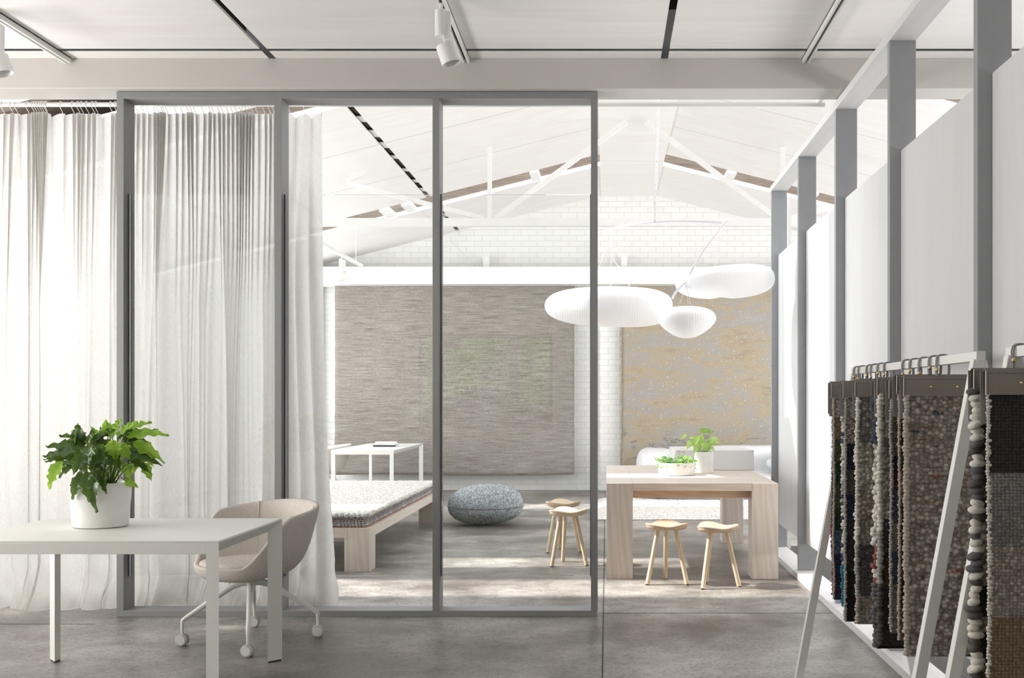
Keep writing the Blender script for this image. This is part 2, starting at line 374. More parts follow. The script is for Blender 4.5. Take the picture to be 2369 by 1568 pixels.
# wall behind the camera with a window on the garden
wb = MB(); wx0, wx1, wz0, wz1 = -3.15, -.9, .9, 2.47
wb.box(XL, wx0, YB-.2, YB, 0, 3.5); wb.box(wx1, XR, YB-.2, YB, 0, 3.5); wb.box(wx0, wx1, YB-.2, YB, 0, wz0); wb.box(wx0, wx1, YB-.2, YB, wz1, 3.5)
struct(wb.build('wall_front', 'wall_paint'))
wf = MB()
for x in (wx0, -1.62, wx1-.05): wf.box(x, x+(.13 if x == -1.62 else .05), YB-.14, YB-.04, wz0, wz1)
wf.box(wx0+.05, wx1-.05, YB-.14, YB-.04, wz0, wz0+.05); wf.box(wx0+.05, wx1-.05, YB-.14, YB-.04, wz1-.05, wz1)
struct(wf.build('window_1', 'frame_paint'))
# front-room plywood ceiling: sheets with dark gaps between them
ZC = 3.482
xs = [XL, -4.53, -2.10, -2.055, .338, .383, 2.80, 2.845, XR]
ce = MB()
for a, c in ((XL, -4.54), (-4.495, -2.10), (-2.055, .338), (.383, 2.80), (2.845, XR)):
    for y0, y1 in ((YB, -2.4), (-2.392, 1.2), (1.208, 6.015), (6.06, 6.19)):
        ce.box(a, c, y0, y1, ZC, ZC+(.004 if y0 > 6 else .018))
struct(ce.build('ceiling', 'ply_white'))
pln = MB(); pln.box(XL, XR, YB, 6.42, ZC+.35, ZC+.4); struct(pln.build('trim_4', 'black'))
pb = MB()
for x in (-4.52, -2.078, .36, 2.82): pb.box(x-.14, x-.06, YB, 5.9, ZC+.022, ZC+.12)
struct(pb.build('trim_5', 'brown_boards'))
struct(MB().box(XL, XR, 6.18, 6.41, 3.2935, ZC+.001).build('trim_6', 'beam_paint', bevel=.004))
struct(MB().box(XL, XR, 6.30, 6.41, ZC+.002, 4.9).build('wall_middle', 'wall_paint'))
# far-room roof: plywood sheets on both slopes with skylight slots
SLOTS = [(6.98, 7.62), (8.2, 8.68), (12.58, 13.2)]  # first slot is unseen, added to bring sun onto floor and panels
SX = {-1: {0: (-3.75, -.1)}, 1: {}}
def slope_quad(mb, x0, x1, y0, y1, dz, th):
    a = [(x0, y0, roofz(x0)+dz), (x1, y0, roofz(x1)+dz), (x1, y0, roofz(x1)+dz+th), (x0, y0, roofz(x0)+dz+th)]
    mb.loft(a, [(x, y1, z) for x, y, z in a]); return mb
Ycuts = [(6.41, 6.98, 0), (6.98, 7.62, 1), (7.62, 8.2, 0), (8.68, 9.975, 0), (9.987, 11.3, 0), (11.312, 12.58, 0), (13.2, 14.2, 0), (14.205, YW, 0)]
left = MB(); right = MB(); deck = MB()
for y0, y1, k in Ycuts:
    for x0, x1 in ((XL-.1, -4.72), (-4.66, -2.285), (-2.225, -.08)):
        if k:
            if x0 < -4.7: pass
        else: slope_quad(left, x0, x1, y0, y1, 0, .018)
    for x0, x1 in ((.74, 3.1), (3.16, XR+.1)): slope_quad(right, x0, x1, y0, y1, 0, .018)
struct(left.build('ceiling_left', 'ply_white')); struct(right.build('ceiling_right', 'ply_white'))
rb = MB(); rb.box(-.085, .745, 6.41, YW, 4.462, 4.48)
struct(rb.build('ceiling_ridge', 'ply_white'))
for y0, y1 in ((6.3, 6.98), (7.62, 8.2), (8.68, 12.58), (13.2, YW+.3)):
    slope_quad(deck, XL-.2, RX, y0, y1, .22, .05); slope_quad(deck, RX, XR+.2, y0, y1, .22, .05)
slope_quad(deck, RX, XR+.2, 6.98, 7.62, .22, .05); slope_quad(deck, -.1, RX, 6.98, 7.62, .22, .05)
struct(deck.build('trim_7', 'brown_boards'))
batt = MB(); y = 9.1
while y < YW:
    if not 12.3 < y < 13.4: batt.box(-2.29, -2.215, y, y+random.uniform(.12, .3), roofz(-2.25)+.020, roofz(-2.25)+.028)
    y += random.uniform(.42, .75)
bk = MB(); bk.box(-2.34, -2.17, 6.5, 12.5, roofz(-2.25)+.045, roofz(-2.25)+.06).box(-2.34, -2.17, 13.25, YW, roofz(-2.25)+.045, roofz(-2.25)+.06); struct(bk.build('trim_17', 'brown_boards'))
struct(batt.build('trim_8', 'truss_paint'))
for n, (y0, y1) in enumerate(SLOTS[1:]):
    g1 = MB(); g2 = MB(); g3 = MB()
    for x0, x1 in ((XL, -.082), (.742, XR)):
        slope_quad(g1, x0, x1, y1-.03, y1-.001, .002, .042)       # white lip of the slot, emissive in place of sunlight
        slope_quad(g2, x0, x1, y1-.02, y1+.03, .046, .172)       # brown boards above it
        slope_quad(g3, x0, x1, y0-.03, y0-.001, .02, .2)
    struct(g1.build('window_%d' % (n*2+2), 'slot_lip_glow')); struct(g2.build('trim_%d' % (n+9), 'brown_boards')); struct(g3.build('trim_%d' % (n+11), 'truss_paint'))
ties = MB()
for x in (-5.0, -2.9, -2.62, -.98, 1.55, 2.6):
    slope_quad(ties, x, x+.11, 12.68, 13.16, -.004, .05)
struct(ties.build('trim_13', 'truss_paint'))
# truss at y = 11
YT = 11.0
tr = root('roof_truss', (RX, YT, 3.28), 'white steel roof truss spanning the far room under the pitched ceiling', 'truss')
MB().box(-5.3, 5.9, YT-.04, YT+.04, 3.285, 3.37).build('chord', 'truss_paint', tr)
MB().box(-1.315, -1.27, YT-.02, YT+.02, 3.37, roofz(-1.29)-.01).build('post', 'truss_paint', tr)
MB().box(1.93, 1.975, YT-.02, YT+.02, 3.37, roofz(1.95)-.01).build('post', 'truss_paint', tr)
MB().bar((-1.23, YT, 3.37), (.22, YT, 4.44), .04, .055).build('brace', 'truss_paint', tr)
MB().bar((1.89, YT, 3.37), (.44, YT, 4.44), .04, .055).build('brace', 'truss_paint', tr)
MB().bar((-1.35, YT, 3.37), (-2.85, YT, roofz(-2.85)-.03), .04, .05).build('brace', 'truss_paint', tr)
MB().bar((2.01, YT, 3.37), (3.51, YT, roofz(3.51)-.03), .04, .05).build('brace', 'truss_paint', tr)
# lintel beam at the far wall
lb = MB().box(XL+.02, XR-.02, 14.62, 15.0, 3.075, 3.33).build('lintel_beam', 'truss_paint', bevel=.004); struct(lb); lb.name = 'trim_14'
lg = MB()
for x in (-1.85, .22): lg.box(x, x+.09, 14.9, YW, 3.34, 3.52)
struct(lg.build('trim_15', 'truss_paint'))

# ============================================================ GLAZED FRAME PARTITION
YF0, YF1 = 6.232, 6.378
S = F/YF0
def FX(px): return (px-VX)/S
gp = root('glazed_partition', (FX(828), 6.3, 0), 'tall grey timber partition of three glazed bays standing below the ceiling beam', 'partition')
ztop = 3.291
MB().box(FX(269.5), FX(1383), YF0, YF1, ztop-.043, ztop).build('top_rail', 'frame_paint', gp, bevel=.0015)
MB().box(FX(269.5), FX(1381), YF0, YF1, 0, .037).build('bottom_rail', 'frame_paint', gp, bevel=.0015)
posts = [(269.5, 286), (635, 651), (1000.5, 1016), (1367, 1382.5)]
for a, c in posts: MB().box(FX(a), FX(c), YF0, YF1, .037, ztop-.043).build('post', 'frame_paint', gp, bevel=.0015)
for i in range(3):
    a = FX(posts[i][1]); c = FX(posts[i+1][0])
    MB().box(a+.006, c-.006, 6.30, 6.308, .243, 2.66).build('glass_pane', 'glass', gp)
    for x0, x1 in ((a, a+.006), (c-.006, c)):
        MB().box(x0, x1, 6.288, 6.296, .243, 2.66).box(x0, x1, 6.312, 6.32, .243, 2.66).build('glazing_bead', 'seam_dark', gp)

# ============================================================ CURTAIN
CY = 6.56
hooks = []
def add_hooks(px0, px1, gaps):
    x = px0
    i = 0
    while x < px1:
        hooks.append(((x-VX)*CY/F)); x += gaps[i % len(gaps)]*random.uniform(.85, 1.15); i += 1
# clusters of hooks along the rod as in the photo, in pixels
pat = [-330, -300, -292, -270, -262, -255, -215, -200, -160, -150, -140, -100, -88, -60, -52, -40, -20, 5, 25, 36, 62, 76, 82, 88, 94, 99, 104, 107, 141, 167, 180, 188, 200, 214, 222, 256, 267, 275, 288, 296, 306, 315, 329, 340, 357, 364, 374, 378, 385, 405, 419, 434, 442, 449, 468, 485, 491, 505, 513, 525, 535, 545, 555, 560, 568, 576, 582, 592, 609, 622, 631, 640, 668, 703, 741]
hooks = [(p-VX)*CY/F for p in pat]
cr = root('linen_curtain', ((hooks[0]+hooks[-1])/2, CY, 0), 'sheer off-white linen curtain hanging behind the glazed bays and pooling on the floor', 'curtain')
NU = 14
us = []
for i in range(len(hooks)-1):
    for k in range(NU): us.append((i+k/NU))
us.append(len(hooks)-1)
gaps_ = [hooks[i+1]-hooks[i] for i in range(len(hooks)-1)]
def fold(u, z):
    i = min(int(u), len(hooks)-2); t = u-i; g = gaps_[i]
    x = hooks[i]+g*t
    h = (3.25-z)/3.25                          # 0 at the top, 1 at the floor
    cs = math.cos(2*PI*t)
    amp_top = .030*min(1, .045/g+.35)
    n1 = noise.noise((x*5.5, z*.22, 3.1)); n2 = noise.noise((x*12, z*.35, 9.7)); n3 = noise.noise((x*2.2, z*.1, 5.5))
    k = min(1, h*2.6); wq = x*7.2+1.5*noise.noise((x*2.4, z*.13, 41.0))+.25*noise.noise((x*5, z*.6, 4.0))
    y = amp_top*cs*(1-.88*k)+k*(.075*n1+.018*n2)+.02*n3+k*(.018+.016*n3)*math.sin(2*PI*wq)
    xx = x+k*.017*math.cos(2*PI*wq)+k*(.06*noise.noise((x*6.0, z*.16, 21.3))+.022*noise.noise((x*13, z*.25, 33.3)))+.012*math.sin(2*PI*t)*(1-k)
    if x > -2.2: xx = x+(xx-x)*.6+.11*h**3*max(0, (x+2.2)/.33)
    # scallop at the head and pooling at the hem
    if h < .05: z -= (1-cs)*.5*min(.05, g*.42)*(1-h/.05)
    if z < .30:
        q = (.30-z)/.30
        y -= q*q*(.07+.20*noise.noise((x*5.0, 1.5, 2.2))); xx += q*.05*noise.noise((x*9, z*5, 7.7))
        z += q*(1-q)*.10*(.5+noise.noise((x*7, 4.4, 8.8)))
        y += .012*q*math.sin(x*38+z*30)-(.05*q**6)
    if xx > -3.10: y = max(y, -.145)           # stays behind the frame
    else: y = max(y, -.24)
    return (xx, CY+y, max(.0005, z))
zs = [3.255-.012*k for k in range(10)]+[3.13-k*(3.13-.3)/40 for k in range(1, 41)]+[.3-k*.3/22 for k in range(1, 23)]
mb = MB(); W = len(us)
for z in zs:
    for u in us: mb.v.append(fold(u, z))
for j in range(len(zs)-1):
    for i in range(W-1): a = j*W+i; mb.f.append((a, a+1, a+W+1, a+W))
mb.build('curtain_cloth', 'linen', cr, ang=180)
hd = MB()
for i, hx in enumerate(hooks):
    if not (pat[i] > -25): continue
    m_ = MB(); pts = []
    for k in range(13):
        t = -PI*.15+PI*1.25*k/12; pts.append((hx+.004, CY+.0+.017*math.cos(t), 3.305+.019*math.sin(t)))
    y0 = fold(i, 3.25)[1]
    pts = [(hx, y0, 3.235), (hx, y0-.004, 3.262)]+[(hx, CY-.017, 3.29), (hx, CY-.0185, 3.306), (hx, CY-.012, 3.322), (hx, CY, 3.328), (hx, CY+.012, 3.323)]
    m_.tube(pts, .0022, 6).build('curtain_hook', 'cord_white', cr)
rd = root('curtain_rod', (-1.2, CY, 3.307), 'long white curtain rod running across behind the beam above the opening', 'curtain rod')
MB().tube([(-5.6, CY, 3.307), (1.44, CY, 3.307)], .0145, 14).build('pole', 'metal_white', rd)
for x in (-4.6, -2.6, -.62, 1.40): MB().box(x-.012, x+.012, CY-.15, CY+.02, 3.31, 3.42).build('bracket', 'metal_white', rd, bevel=.002)

# ============================================================ RIGHT-HAND POST AND PANEL SCREEN
ps = root('panel_screen', (1.55, 5.5, 0), 'long grey timber post screen with pale plywood panels running along the right side', 'screen')
XC = 1.482
cols = [8.91, 7.67, 6.42, 5.20, 3.97, 2.74, 1.5]
MB().box(1.445, 1.62, .9, 8.98, 0, .045).build('sill', 'rail_wood', ps, bevel=.002)
MB().box(XC-.002, XC+.14, .9, 9.02, 3.237, 3.287).build('top_rail', 'rail_wood', ps, bevel=.002)
for y in cols: MB().box(XC, XC+.137, y, y+.045, .045, 3.237).build('post', 'column_paint', ps, bevel=.0015)
for y in cols[:-1]: MB().box(1.54, 1.558, y-1.19, y-.001, .255, 2.66).build('panel', 'ply_panel', ps, bevel=.001)
hs = MB(); 
sd = root('side_door_frame', (1.72, 9.0, 0), 'slim white metal frame beyond the far end of the post screen', 'door frame')
MB().box(1.655, 1.68, 9.05, 9.09, 0, 3.2).build('jamb', 'metal_white', sd)

# ============================================================ CEILING TRACKS AND SPOTS
def track(xc, z, y0, y1, label, name='lighting_track', drop=.035, grp=None):
    t = root(name, (xc, (y0+y1)/2, z-drop), label, 'lighting track', grp)
    MB().box(xc-.022, xc-.009, y0, y1, z-drop, z).box(xc+.009, xc+.022, y0, y1, z-drop, z).box(xc-.022, xc+.022, y0, y1, z-.006, z).build('channel', 'metal_white', t)
    MB().box(xc-.008, xc+.008, y0, y1, z-.012, z-.007).build('conductor_strip', 'black', t); return t
track(-3.345, ZC, .5, 6.17, 'white track rail on the ceiling at the far left')
track(-.872, ZC, .5, 6.17, 'white track rail on the ceiling above the middle glazed bay')
track(1.238, ZC, .5, 6.17, 'white track rail on the ceiling at the right near the post screen')
def spot(x, y, z, label, rz=0, tilt=.3, k=1.0):
    t = root('spotlight', (x, y, z), label, 'spotlight', None, rz)
    MB().tube([(0, 0, 0), (0, 0, -.045*k)], .009*k, 10).build('stem', 'metal_white', t, local=True)
    MB().lathe([(.030*k, -.04*k), (.034*k, -.042*k), (.034*k, -.178*k), (.031*k, -.182*k)], n=28).build('driver_housing', 'metal_white', t, local=True)
    MB().box(.012*k, .052*k, -.024*k, .024*k, -.205*k, -.05*k).build('mounting_arm', 'metal_white', t, local=True, bevel=.003)
    MB().tube([(.034*k, 0, -.2*k), (.034*k, 0, -.222*k)], .014*k, 12).build('swivel', 'plastic_grey', t, local=True)
    Mx = Matrix.Translation((.034*k, 0, -.22*k)) @ Matrix.Rotation(tilt, 4, 'Y') @ Matrix.Translation((-.012*k, 0, 0))
    h_ = MB().lathe([(.0, .0), (.05*k, 0), (.054*k, -.004*k), (.054*k, -.105*k), (.048*k, -.105*k), (.046*k, -.03*k), (0, -.028*k)], n=30)
    h_.v = [tuple(Mx @ Vector(p)) for p in h_.v]; h_.build('lamp_head', 'metal_white', t, local=True); return t
spot(-.872, 5.25, ZC-.03, 'white spotlight on the middle ceiling track, above the glazed partition', .12, -.32, .98)
spot(-3.345, 5.42, ZC-.03, 'white spotlight cut off by the left edge on the leftmost track', .1, -.35, .98)
tz = 3.13
ft = root('lighting_track', (-3.25, 11.3, tz), 'short white track hanging near the brown rug in the far room', 'lighting track')
MB().box(-3.27, -3.23, 9.6, 13.2, tz, tz+.035).build('channel', 'metal_white', ft)
for y in (10.4, 12.9): MB().tube([(-3.25, y, tz+.035), (-3.25, y, roofz(-3.25)-.012)], .003, 6).build('suspension_wire', 'cord_white', ft)
spot(-3.25, 12.2, tz, 'white spotlight hanging from the short track near the brown rug', .2, .05, .92)

# ============================================================ WALL-HUNG RUGS
def hung_rug(name, x0, x1, z0, z1, y, m, label, wave=.012, sag=.0):
    mb = MB()
    def fn(u, v_, off=0):
        x = x0+(x1-x0)*u; z = z1+(z0-z1)*v_
        if v_ > .98: z += sag*math.sin(u*7)*.5
        return (x+.006*noise.noise((0, z*6, x0)), y+off+wave*noise.noise((x*1.2, z*.8, 1.1))-.015*v_**6, z)
    nu, nv = 60, 50
    mb.grid(lambda u, v_: fn(u, v_), nu, nv); r_ = mb.build(name, m, None, ang=60)
    md = r_.modifiers.new('solid', 'SOLIDIFY'); md.thickness = .014; md.offset = -1
    return tag(r_, label, 'rug')
hung_rug('wall_rug', -4.06, -.48, .25, 3.11, 14.88, 'rug_brown', 'large brown-grey streaked rug hung on the far brick wall, left of the pilaster', sag=.02)
r2 = hung_rug('wall_rug', .235, 3.3, .35, 3.11, 14.90, 'rug_gold', 'gold and grey mottled rug with white dots hung behind the pale sofa')
fr_ = MB()
for k in range(300):
    z = .36+k*2.74/300; a = random.uniform(-.35, .1)
    L = random.uniform(.03, .05)
    fr_.tube([(.238, 14.885, z), (.238-L*.5, 14.875, z-.005+a*.02), (.238-L, 14.87, z-.02+a*.03)], [.004, .005, .002], 4)
o = fr_.build('fringe', 'rug_fringe', r2); o['kind'] = 'stuff'

# ============================================================ FURNITURE
def metal_table(name, x0, x1, y0, y1, zt, label, undercut=True, w=.056):
    t = root(name, ((x0+x1)/2, (y0+y1)/2, 0), label, 'table')
    MB().box(x0+.003, x1-.003, y0+.001, y1-.001, zt-.008, zt).build('tabletop', 'desk_white', t, bevel=.0015)
    zb = zt-.008; ap = .05
    for ya, yb in ((y0, y0+.02), (y1-.02, y1)): MB().box(x0+w, x1-w, ya, yb, zb-ap, zb).build('long_rail', 'desk_white', t, bevel=.001)
    for xo, xi in ((x1, x1-w), (x0, x0+w)):
        e = MB().loft([(xo, y0+.012, zb), (xi, y0+w, zb-w), (xi, y0+w, zb)][::1], [(xo, y1-.012, zb), (xi, y1-w, zb-w), (xi, y1-w, zb)])
        e.build('side_rail', 'desk_white', t)
    for xo, xi in ((x1, x1-w), (x0, x0+w)):
        for yo, yi in ((y0, y0+w), (y1, y1-w)):
            P = [(xo, yo), (xi, yo), (xi, yi)]
            l = MB().loft([(x, y, .008) for x, y in P], [(x, y, zb) for x, y in P]).build('leg', 'desk_white', t)
            c = (sum(p[0] for p in P)/3, sum(p[1] for p in P)/3)
            P2 = [(c[0]+(x-c[0])*.9, c[1]+(y-c[1])*.9) for x, y in P]
            MB().loft([(x, y, 0) for x, y in P2], [(x, y, .0085) for x, y in P2]).build('foot_pad', 'black', l)
    return t
metal_table('metal_table', -2.90, -1.69, 4.335, 5.18, .741, 'white metal table in the front left, carrying the potted leafy plant')
metal_table('metal_table', -3.45, -2.665, 12.45, 14.45, .74, 'small-looking white table in the far room by the brown rug, with books on it', w=.05)

def tub_chair(loc, rz, label):
    t = root('tub_chair', loc, label, 'chair', None, rz)
    # local: faces -y
    def rim(th):                      # th = angle from the back (+y)
        a = abs(th)
        z = .775-.05*(min(a, 1.45)/1.45)**1.6
        if a > 1.45:
            q = min(1, (a-1.45)/.95); q = q*q*(3-2*q); z = .725-q*(.725-.452)
        r_ = .31+.02*math.sin(min(a, PI/2)*2)
        if a > 1.9: r_ = .31-.025*min(1, (a-1.9)/.8)
        return z, r_
    def shell(u, v_):
        th = (u-.5)*2*PI; zr, R = rim(th)
        z0 = .375; k = v_
        rr = R*(math.sin(min(1, k*1.0)*PI/2)**.62); rr = max(rr, .002)
        prof = (1-math.cos(k*PI/2))**1.25
        z = z0+(zr-z0)*prof
        fl = .035*max(0, (zr-.5)/.27)*k**6
        if zr < .6: z = z0+(zr-z0)*(k**3.2)
        rr += fl
        return (rr*math.sin(th)*.98, rr*math.cos(th)*1.0, z)
    mb = MB().grid(shell, 96, 26, closed=True)
    o = mb.build('shell', 'chair_fabric', t, local=True, solid=.026, sub=1, ang=180)
    def cush(p):
        r_ = math.hypot(p.x, p.y); return p
    c = MB().ell((0, -.035, .430), (.242, .235, .038), 48, 16, e=.45, e2=.9, fn=lambda p: Vector((p.x, p.y, p.z+.012*(p.y/.24)*-1 if p.y < 0 else p.z)))
    c.build('seat_cushion', 'chair_fabric', t, local=True, ang=180)
    for sg in (-1, 1):
        pts = [Vector(shell(.5+sg*.135, k/12)) for k in range(6, 13)]
        pts = [Vector((p.x*.955, p.y*.955, p.z+.004)) for p in pts]
        MB().tube(pts, .0035, 6).build('seam_piping', 'chair_fabric', t, local=True)
    MB().lathe([(.09, .372), (.06, .364), (.024, .34), (.022, .29), (.012, .285)], n=24).build('hub', 'metal_white', t, local=True)
    for k in range(4):
        a = math.radians(17+90*k)-rz; c_, s_ = math.cos(a), math.sin(a)
        P = [(0, 0, .335), (.05*c_, .05*s_, .332), (.10*c_, .10*s_, .315), (.345*c_, .345*s_, .150), (.358*c_, .358*s_, .138), (.36*c_, .36*s_, .115), (.36*c_, .36*s_, .066)]
        l = MB().tube(P, [.022, .021, .018, .012, .011, .010, .008], 12).build('leg', 'metal_white', t, local=True, ang=60)
        a2 = -rz+math.radians(200+25*k); d = Vector((math.cos(a2), math.sin(a2), 0)); ax = Vector((-d.y, d.x, 0))
        ax = Vector((math.sin(-rz)*1, math.cos(-rz)*-1, 0)); ax = (ax+Vector((math.cos(-rz), math.sin(-rz), 0))*(.25-.12*k)).normalized()
        cpos = Vector((.36*c_, .36*s_, .0335))
        w_ = MB()
        for sg in (-1, 1): w_.tube([cpos+ax*sg*.006, cpos+ax*sg*.008, cpos+ax*sg*.022, cpos+ax*sg*.024], [.028, .033, .033, .030], 28)
        wo = w_.build('castor', 'plastic_grey', l, local=True, ang=50)
        cp = MB()
        for sg in (-1, 1): cp.tube([cpos+ax*sg*.0235, cpos+ax*sg*.0265], [.0255, .0245], 28)
        cp.tube([cpos-ax*.007, cpos+ax*.007], .02, 14)
        cp.build('castor_cap', 'metal_white', l, local=True, ang=50)
    return t
tub_chair((-2.0, 5.60, 0), -.62, 'beige upholstered tub chair on white castors at the front left table')
ch2 = tub_chair((-3.83, 13.5, 0), -1.3, 'pale tub chair in the far room behind the small table with books')

# platform (day-bed) with a stack of rugs
px0, px1, py0, py1 = -3.6, -1.873, 7.86, 11.17
pf = root('low_platform', ((px0+px1)/2, (py0+py1)/2, 0), 'low pale ash platform with block legs under the rug stack', 'platform')
for a, c in ((px0, px0+.2), (px1-.2, px1)):
    for d, e in ((py0, py0+.2), (py1-.2, py1)): MB().box(a, c, d, e, 0, .348).build('leg', 'ash_vertical', pf, bevel=.002)
MB().box(px0+.2, px1-.2, py0+.09, py0+.14, .228, .268).build('cross_rail', 'ash_along_x', pf)
MB().box(px0+.2, px1-.2, py0, py0+.055, .268, .348).build('end_rail', 'ash_along_x', pf, bevel=.0015)
MB().box(px0+.2, px1-.2, py1-.055, py1, .268, .348).build('end_rail', 'ash_along_x', pf, bevel=.0015)
MB().box(px0, px0+.055, py0+.2, py1-.2, .268, .348).build('side_rail', 'ash_along_y', pf, bevel=.0015)
MB().box(px1-.055, px1, py0+.2, py1-.2, .268, .348).build('side_rail', 'ash_along_y', pf, bevel=.0015)
MB().box(px0+.056, px1-.056, py0+.056, py1-.056, .30, .345).build('slat_deck', 'ash_along_y', pf)
z = .349; desc = ['rust', 'pale', 'blue-grey', 'pink-brown', 'grey', 'thick cream']
place = ['lowest in the stack on the low platform', 'second from the bottom of the platform stack', 'third from the bottom of the platform stack', 'fourth from the bottom of the platform stack', 'just under the cream one on the low platform', 'on top of the stack on the low platform']
for i, (mm, th) in enumerate((('rust_wool', .013), ('pale_wool', .013), ('blue_wool', .016), ('pink_wool', .013), ('grey_wool', .015), ('cream_wool', .034))):
    dx = random.uniform(-.012, .012); x1 = px1-.035+dx; y0 = py0+.03+random.uniform(-.01, .012)
    mb = MB()
    def top(u, v_):
        x = px0+.05+(x1-px0-.05)*u; y = y0+(py1-.02-y0)*v_; return (x, y, z+th+.002*noise.noise((x*8, y*8, i)))
    rg = MB().box(px0+.05, x1, y0, py1-.02, z, z+th)
    if i == 5:
        rg = MB(); nx, ny = 90, 170
        for zz, kk in ((z, 0), (z+th, 1)):
            pass
        def surf(u, v_):
            x = px0+.05+(x1-px0-.05)*u; y = y0+(py1-.02-y0)*v_; e = min(1-u, v_, 1-v_)
            zz = z+th+.004*noise.noise((x*35, y*35, 0))+.003*noise.noise((x*14, y*14, 4))
            if u > .9999 or v_ < .0001 or v_ > .9999: zz = z
            return (x, y, zz)
        rg.grid(surf, nx, ny)
    rug = rg.build('floor_rug', mm, None, bevel=0 if i == 5 else .004)
    tag(rug, '%s woven rug, %s' % (desc[i], place[i]), 'rug', 'rugs stacked on the low platform')
    ed = MB()
    n = 46 if i == 5 else 90
    for k in range(n):
        y = y0+(py1-.02-y0)*(k+.5)/n; r_ = (py1-y0)/n*.56
        ed.ell((x1+random.uniform(-.002, .004), y, z+th*.5+(.004 if i == 5 else 0)), (min(r_, th*.8)*1.1, r_, th*.62), 8, 6)
    n = 36 if i == 5 else 60
    for k in range(n):
        x = px0+.05+(x1-px0-.05)*(k+.5)/n; r_ = (x1-px0)/n*.56
        ed.ell((x, y0+random.uniform(-.003, .002), z+th*.5), (r_, min(r_, th*.8), th*.6), 8, 6)
    ed.build('edge_yarn', mm, rug, ang=180)
    z += th+.0015
    if i == 4: z += .002

# pouf
def dp(p):
    q = p.copy(); n = noise.noise((p.x*3, p.y*3, p.z*3))
    q *= 1+.025*n
    if q.z < 0: q.z *= .88
    q.z += .018*(-q.x)/.42*0+.01*math.sin(p.x*5); return q
pc = at(1124, 1160, 10.95)
pf2 = MB().ell((0, 0, 0), (.415, .40, .232), 96, 48, e=.86, fn=dp); zmin = min(p[2] for p in pf2.v); pf2.v = [(p[0]+pc.x, p[1]+10.95, p[2]-zmin) for p in pf2.v]
po = root('knitted_pouf', (pc.x, 10.95, 0), 'blue-grey chunky knitted wool pouf on the concrete floor', 'pouf')
pf2.build('cushion_body', 'pouf_wool', po, ang=180)
pts = []
for k in range(60):
    th = 2*PI*k/60; p = dp(Vector((.415*math.cos(th), .40*math.sin(th), -.005))); pts.append((p.x*1.004+pc.x, p.y*1.004+10.95, -zmin-.005))
MB().tube(pts, .004, 6, closed=True).build('seam', 'seam_dark', po)

# stools
def stool(x, y, rz, label, seatm, hgt=.455):
    t = root('stool', (x, y, 0), label, 'stool', 'three-legged wooden stools', rz)
    def seat(u, v_, top=True):
        th = 2*PI*u; R = .145*(1+.13*math.cos(3*th)); r_ = R*v_
        lift = .020*(v_**2)*(.5+.5*math.cos(3*th))
        return (r_*math.cos(th), r_*math.sin(th), hgt-.020+lift if top else hgt-.052+.03*v_**4)
    mb = MB().grid(lambda u, v_: seat(u, max(v_, .001)), 72, 14, closed=True)
    n = 72
    def under(u, v_): 
        th = 2*PI*u; R = .145*(1+.13*math.cos(3*th)); lift = .020*(.5+.5*math.cos(3*th)); ztop = hgt-.02+lift
        vv = 1-v_
        if v_ <= .3: a = v_/.3*PI/2; return ((R+.006*math.sin(a*2))*math.cos(th), (R+.006*math.sin(a*2))*math.sin(th), ztop-.016*v_/.3)
        k = (v_-.3)/.7; r_ = max(.001, R*(1-k**2.2)); return (r_*math.cos(th), r_*math.sin(th), ztop-.016-(ztop-.016-(hgt-.055))*min(1, k*1.8)**.7)
    mb.grid(under, 72, 16, closed=True)
    mb.build('seat', seatm, t, local=True, ang=50)
    for k in range(3):
        a = 2*PI*k/3; c_, s_ = math.cos(a), math.sin(a)
        l = MB().tube([(.168*c_, .168*s_, .006), (.075*c_, .075*s_, hgt-.045)], [.0165, .0165], 16).build('leg', 'stool_wood', t, local=True)
        MB().tube([(.168*c_, .168*s_, 0), (.168*c_, .168*s_, .0062)], .0145, 14).build('foot_pad', 'black', l, local=True)
    return t
stool(.447, 7.395, PI/2, 'wooden stool tucked at the table front, left one of the pair', 'stool_seat_wood')
stool(.80, 7.265, PI/2+.35, 'wooden stool tucked at the table front, right one of the pair', 'stool_seat_wood')
stool(-.325, 8.22, PI/2+.25, 'pale wooden stool behind the last glazed bay, the nearer of two overlapping', 'stool_wood', .465)
stool(-.395, 8.95, PI/2+.2, 'wooden stool half hidden behind the nearer pale stool, left of the dining table', 'stool_wood', .46)

# dining table
dt = root('dining_table', (.65, 8.6, 0), 'pale ash dining table with wide block legs, plants on top', 'table')
dx0, dx1, dy0, dy1, dz = 0.0, 1.303, 7.54, 9.66, .728
for a, c in ((dx0, dx0+.2), (dx1-.2, dx1)):
    for d, e in ((dy0, dy0+.2), (dy1-.2, dy1)): MB().box(a, c, d, e, 0, dz-.001).build('leg', 'ash_vertical', dt, bevel=.002)
MB().box(dx0+.2015, dx1-.2015, dy0, dy1, dz-.058, dz-.0005).box(dx0, dx0+.2005, dy0+.201, dy1-.201, dz-.058, dz-.0005).box(dx1-.2005, dx1, dy0+.201, dy1-.201, dz-.058, dz-.0005).build('tabletop', 'ash_along_x', dt, bevel=.0012)
for ya in (dy0+.10, dy1-.13): MB().box(dx0+.205, dx1-.205, ya, ya+.03, dz-.12, dz-.06).build('apron', 'stool_seat_wood', dt)
mbx = MB().box(.617, 1.328, 8.95, 9.72, dz+.001, .909).build('marble_block', 'marble', None, bevel=.002)
tag(mbx, 'rectangular pale veined marble block on the back of the dining table', 'marble block')

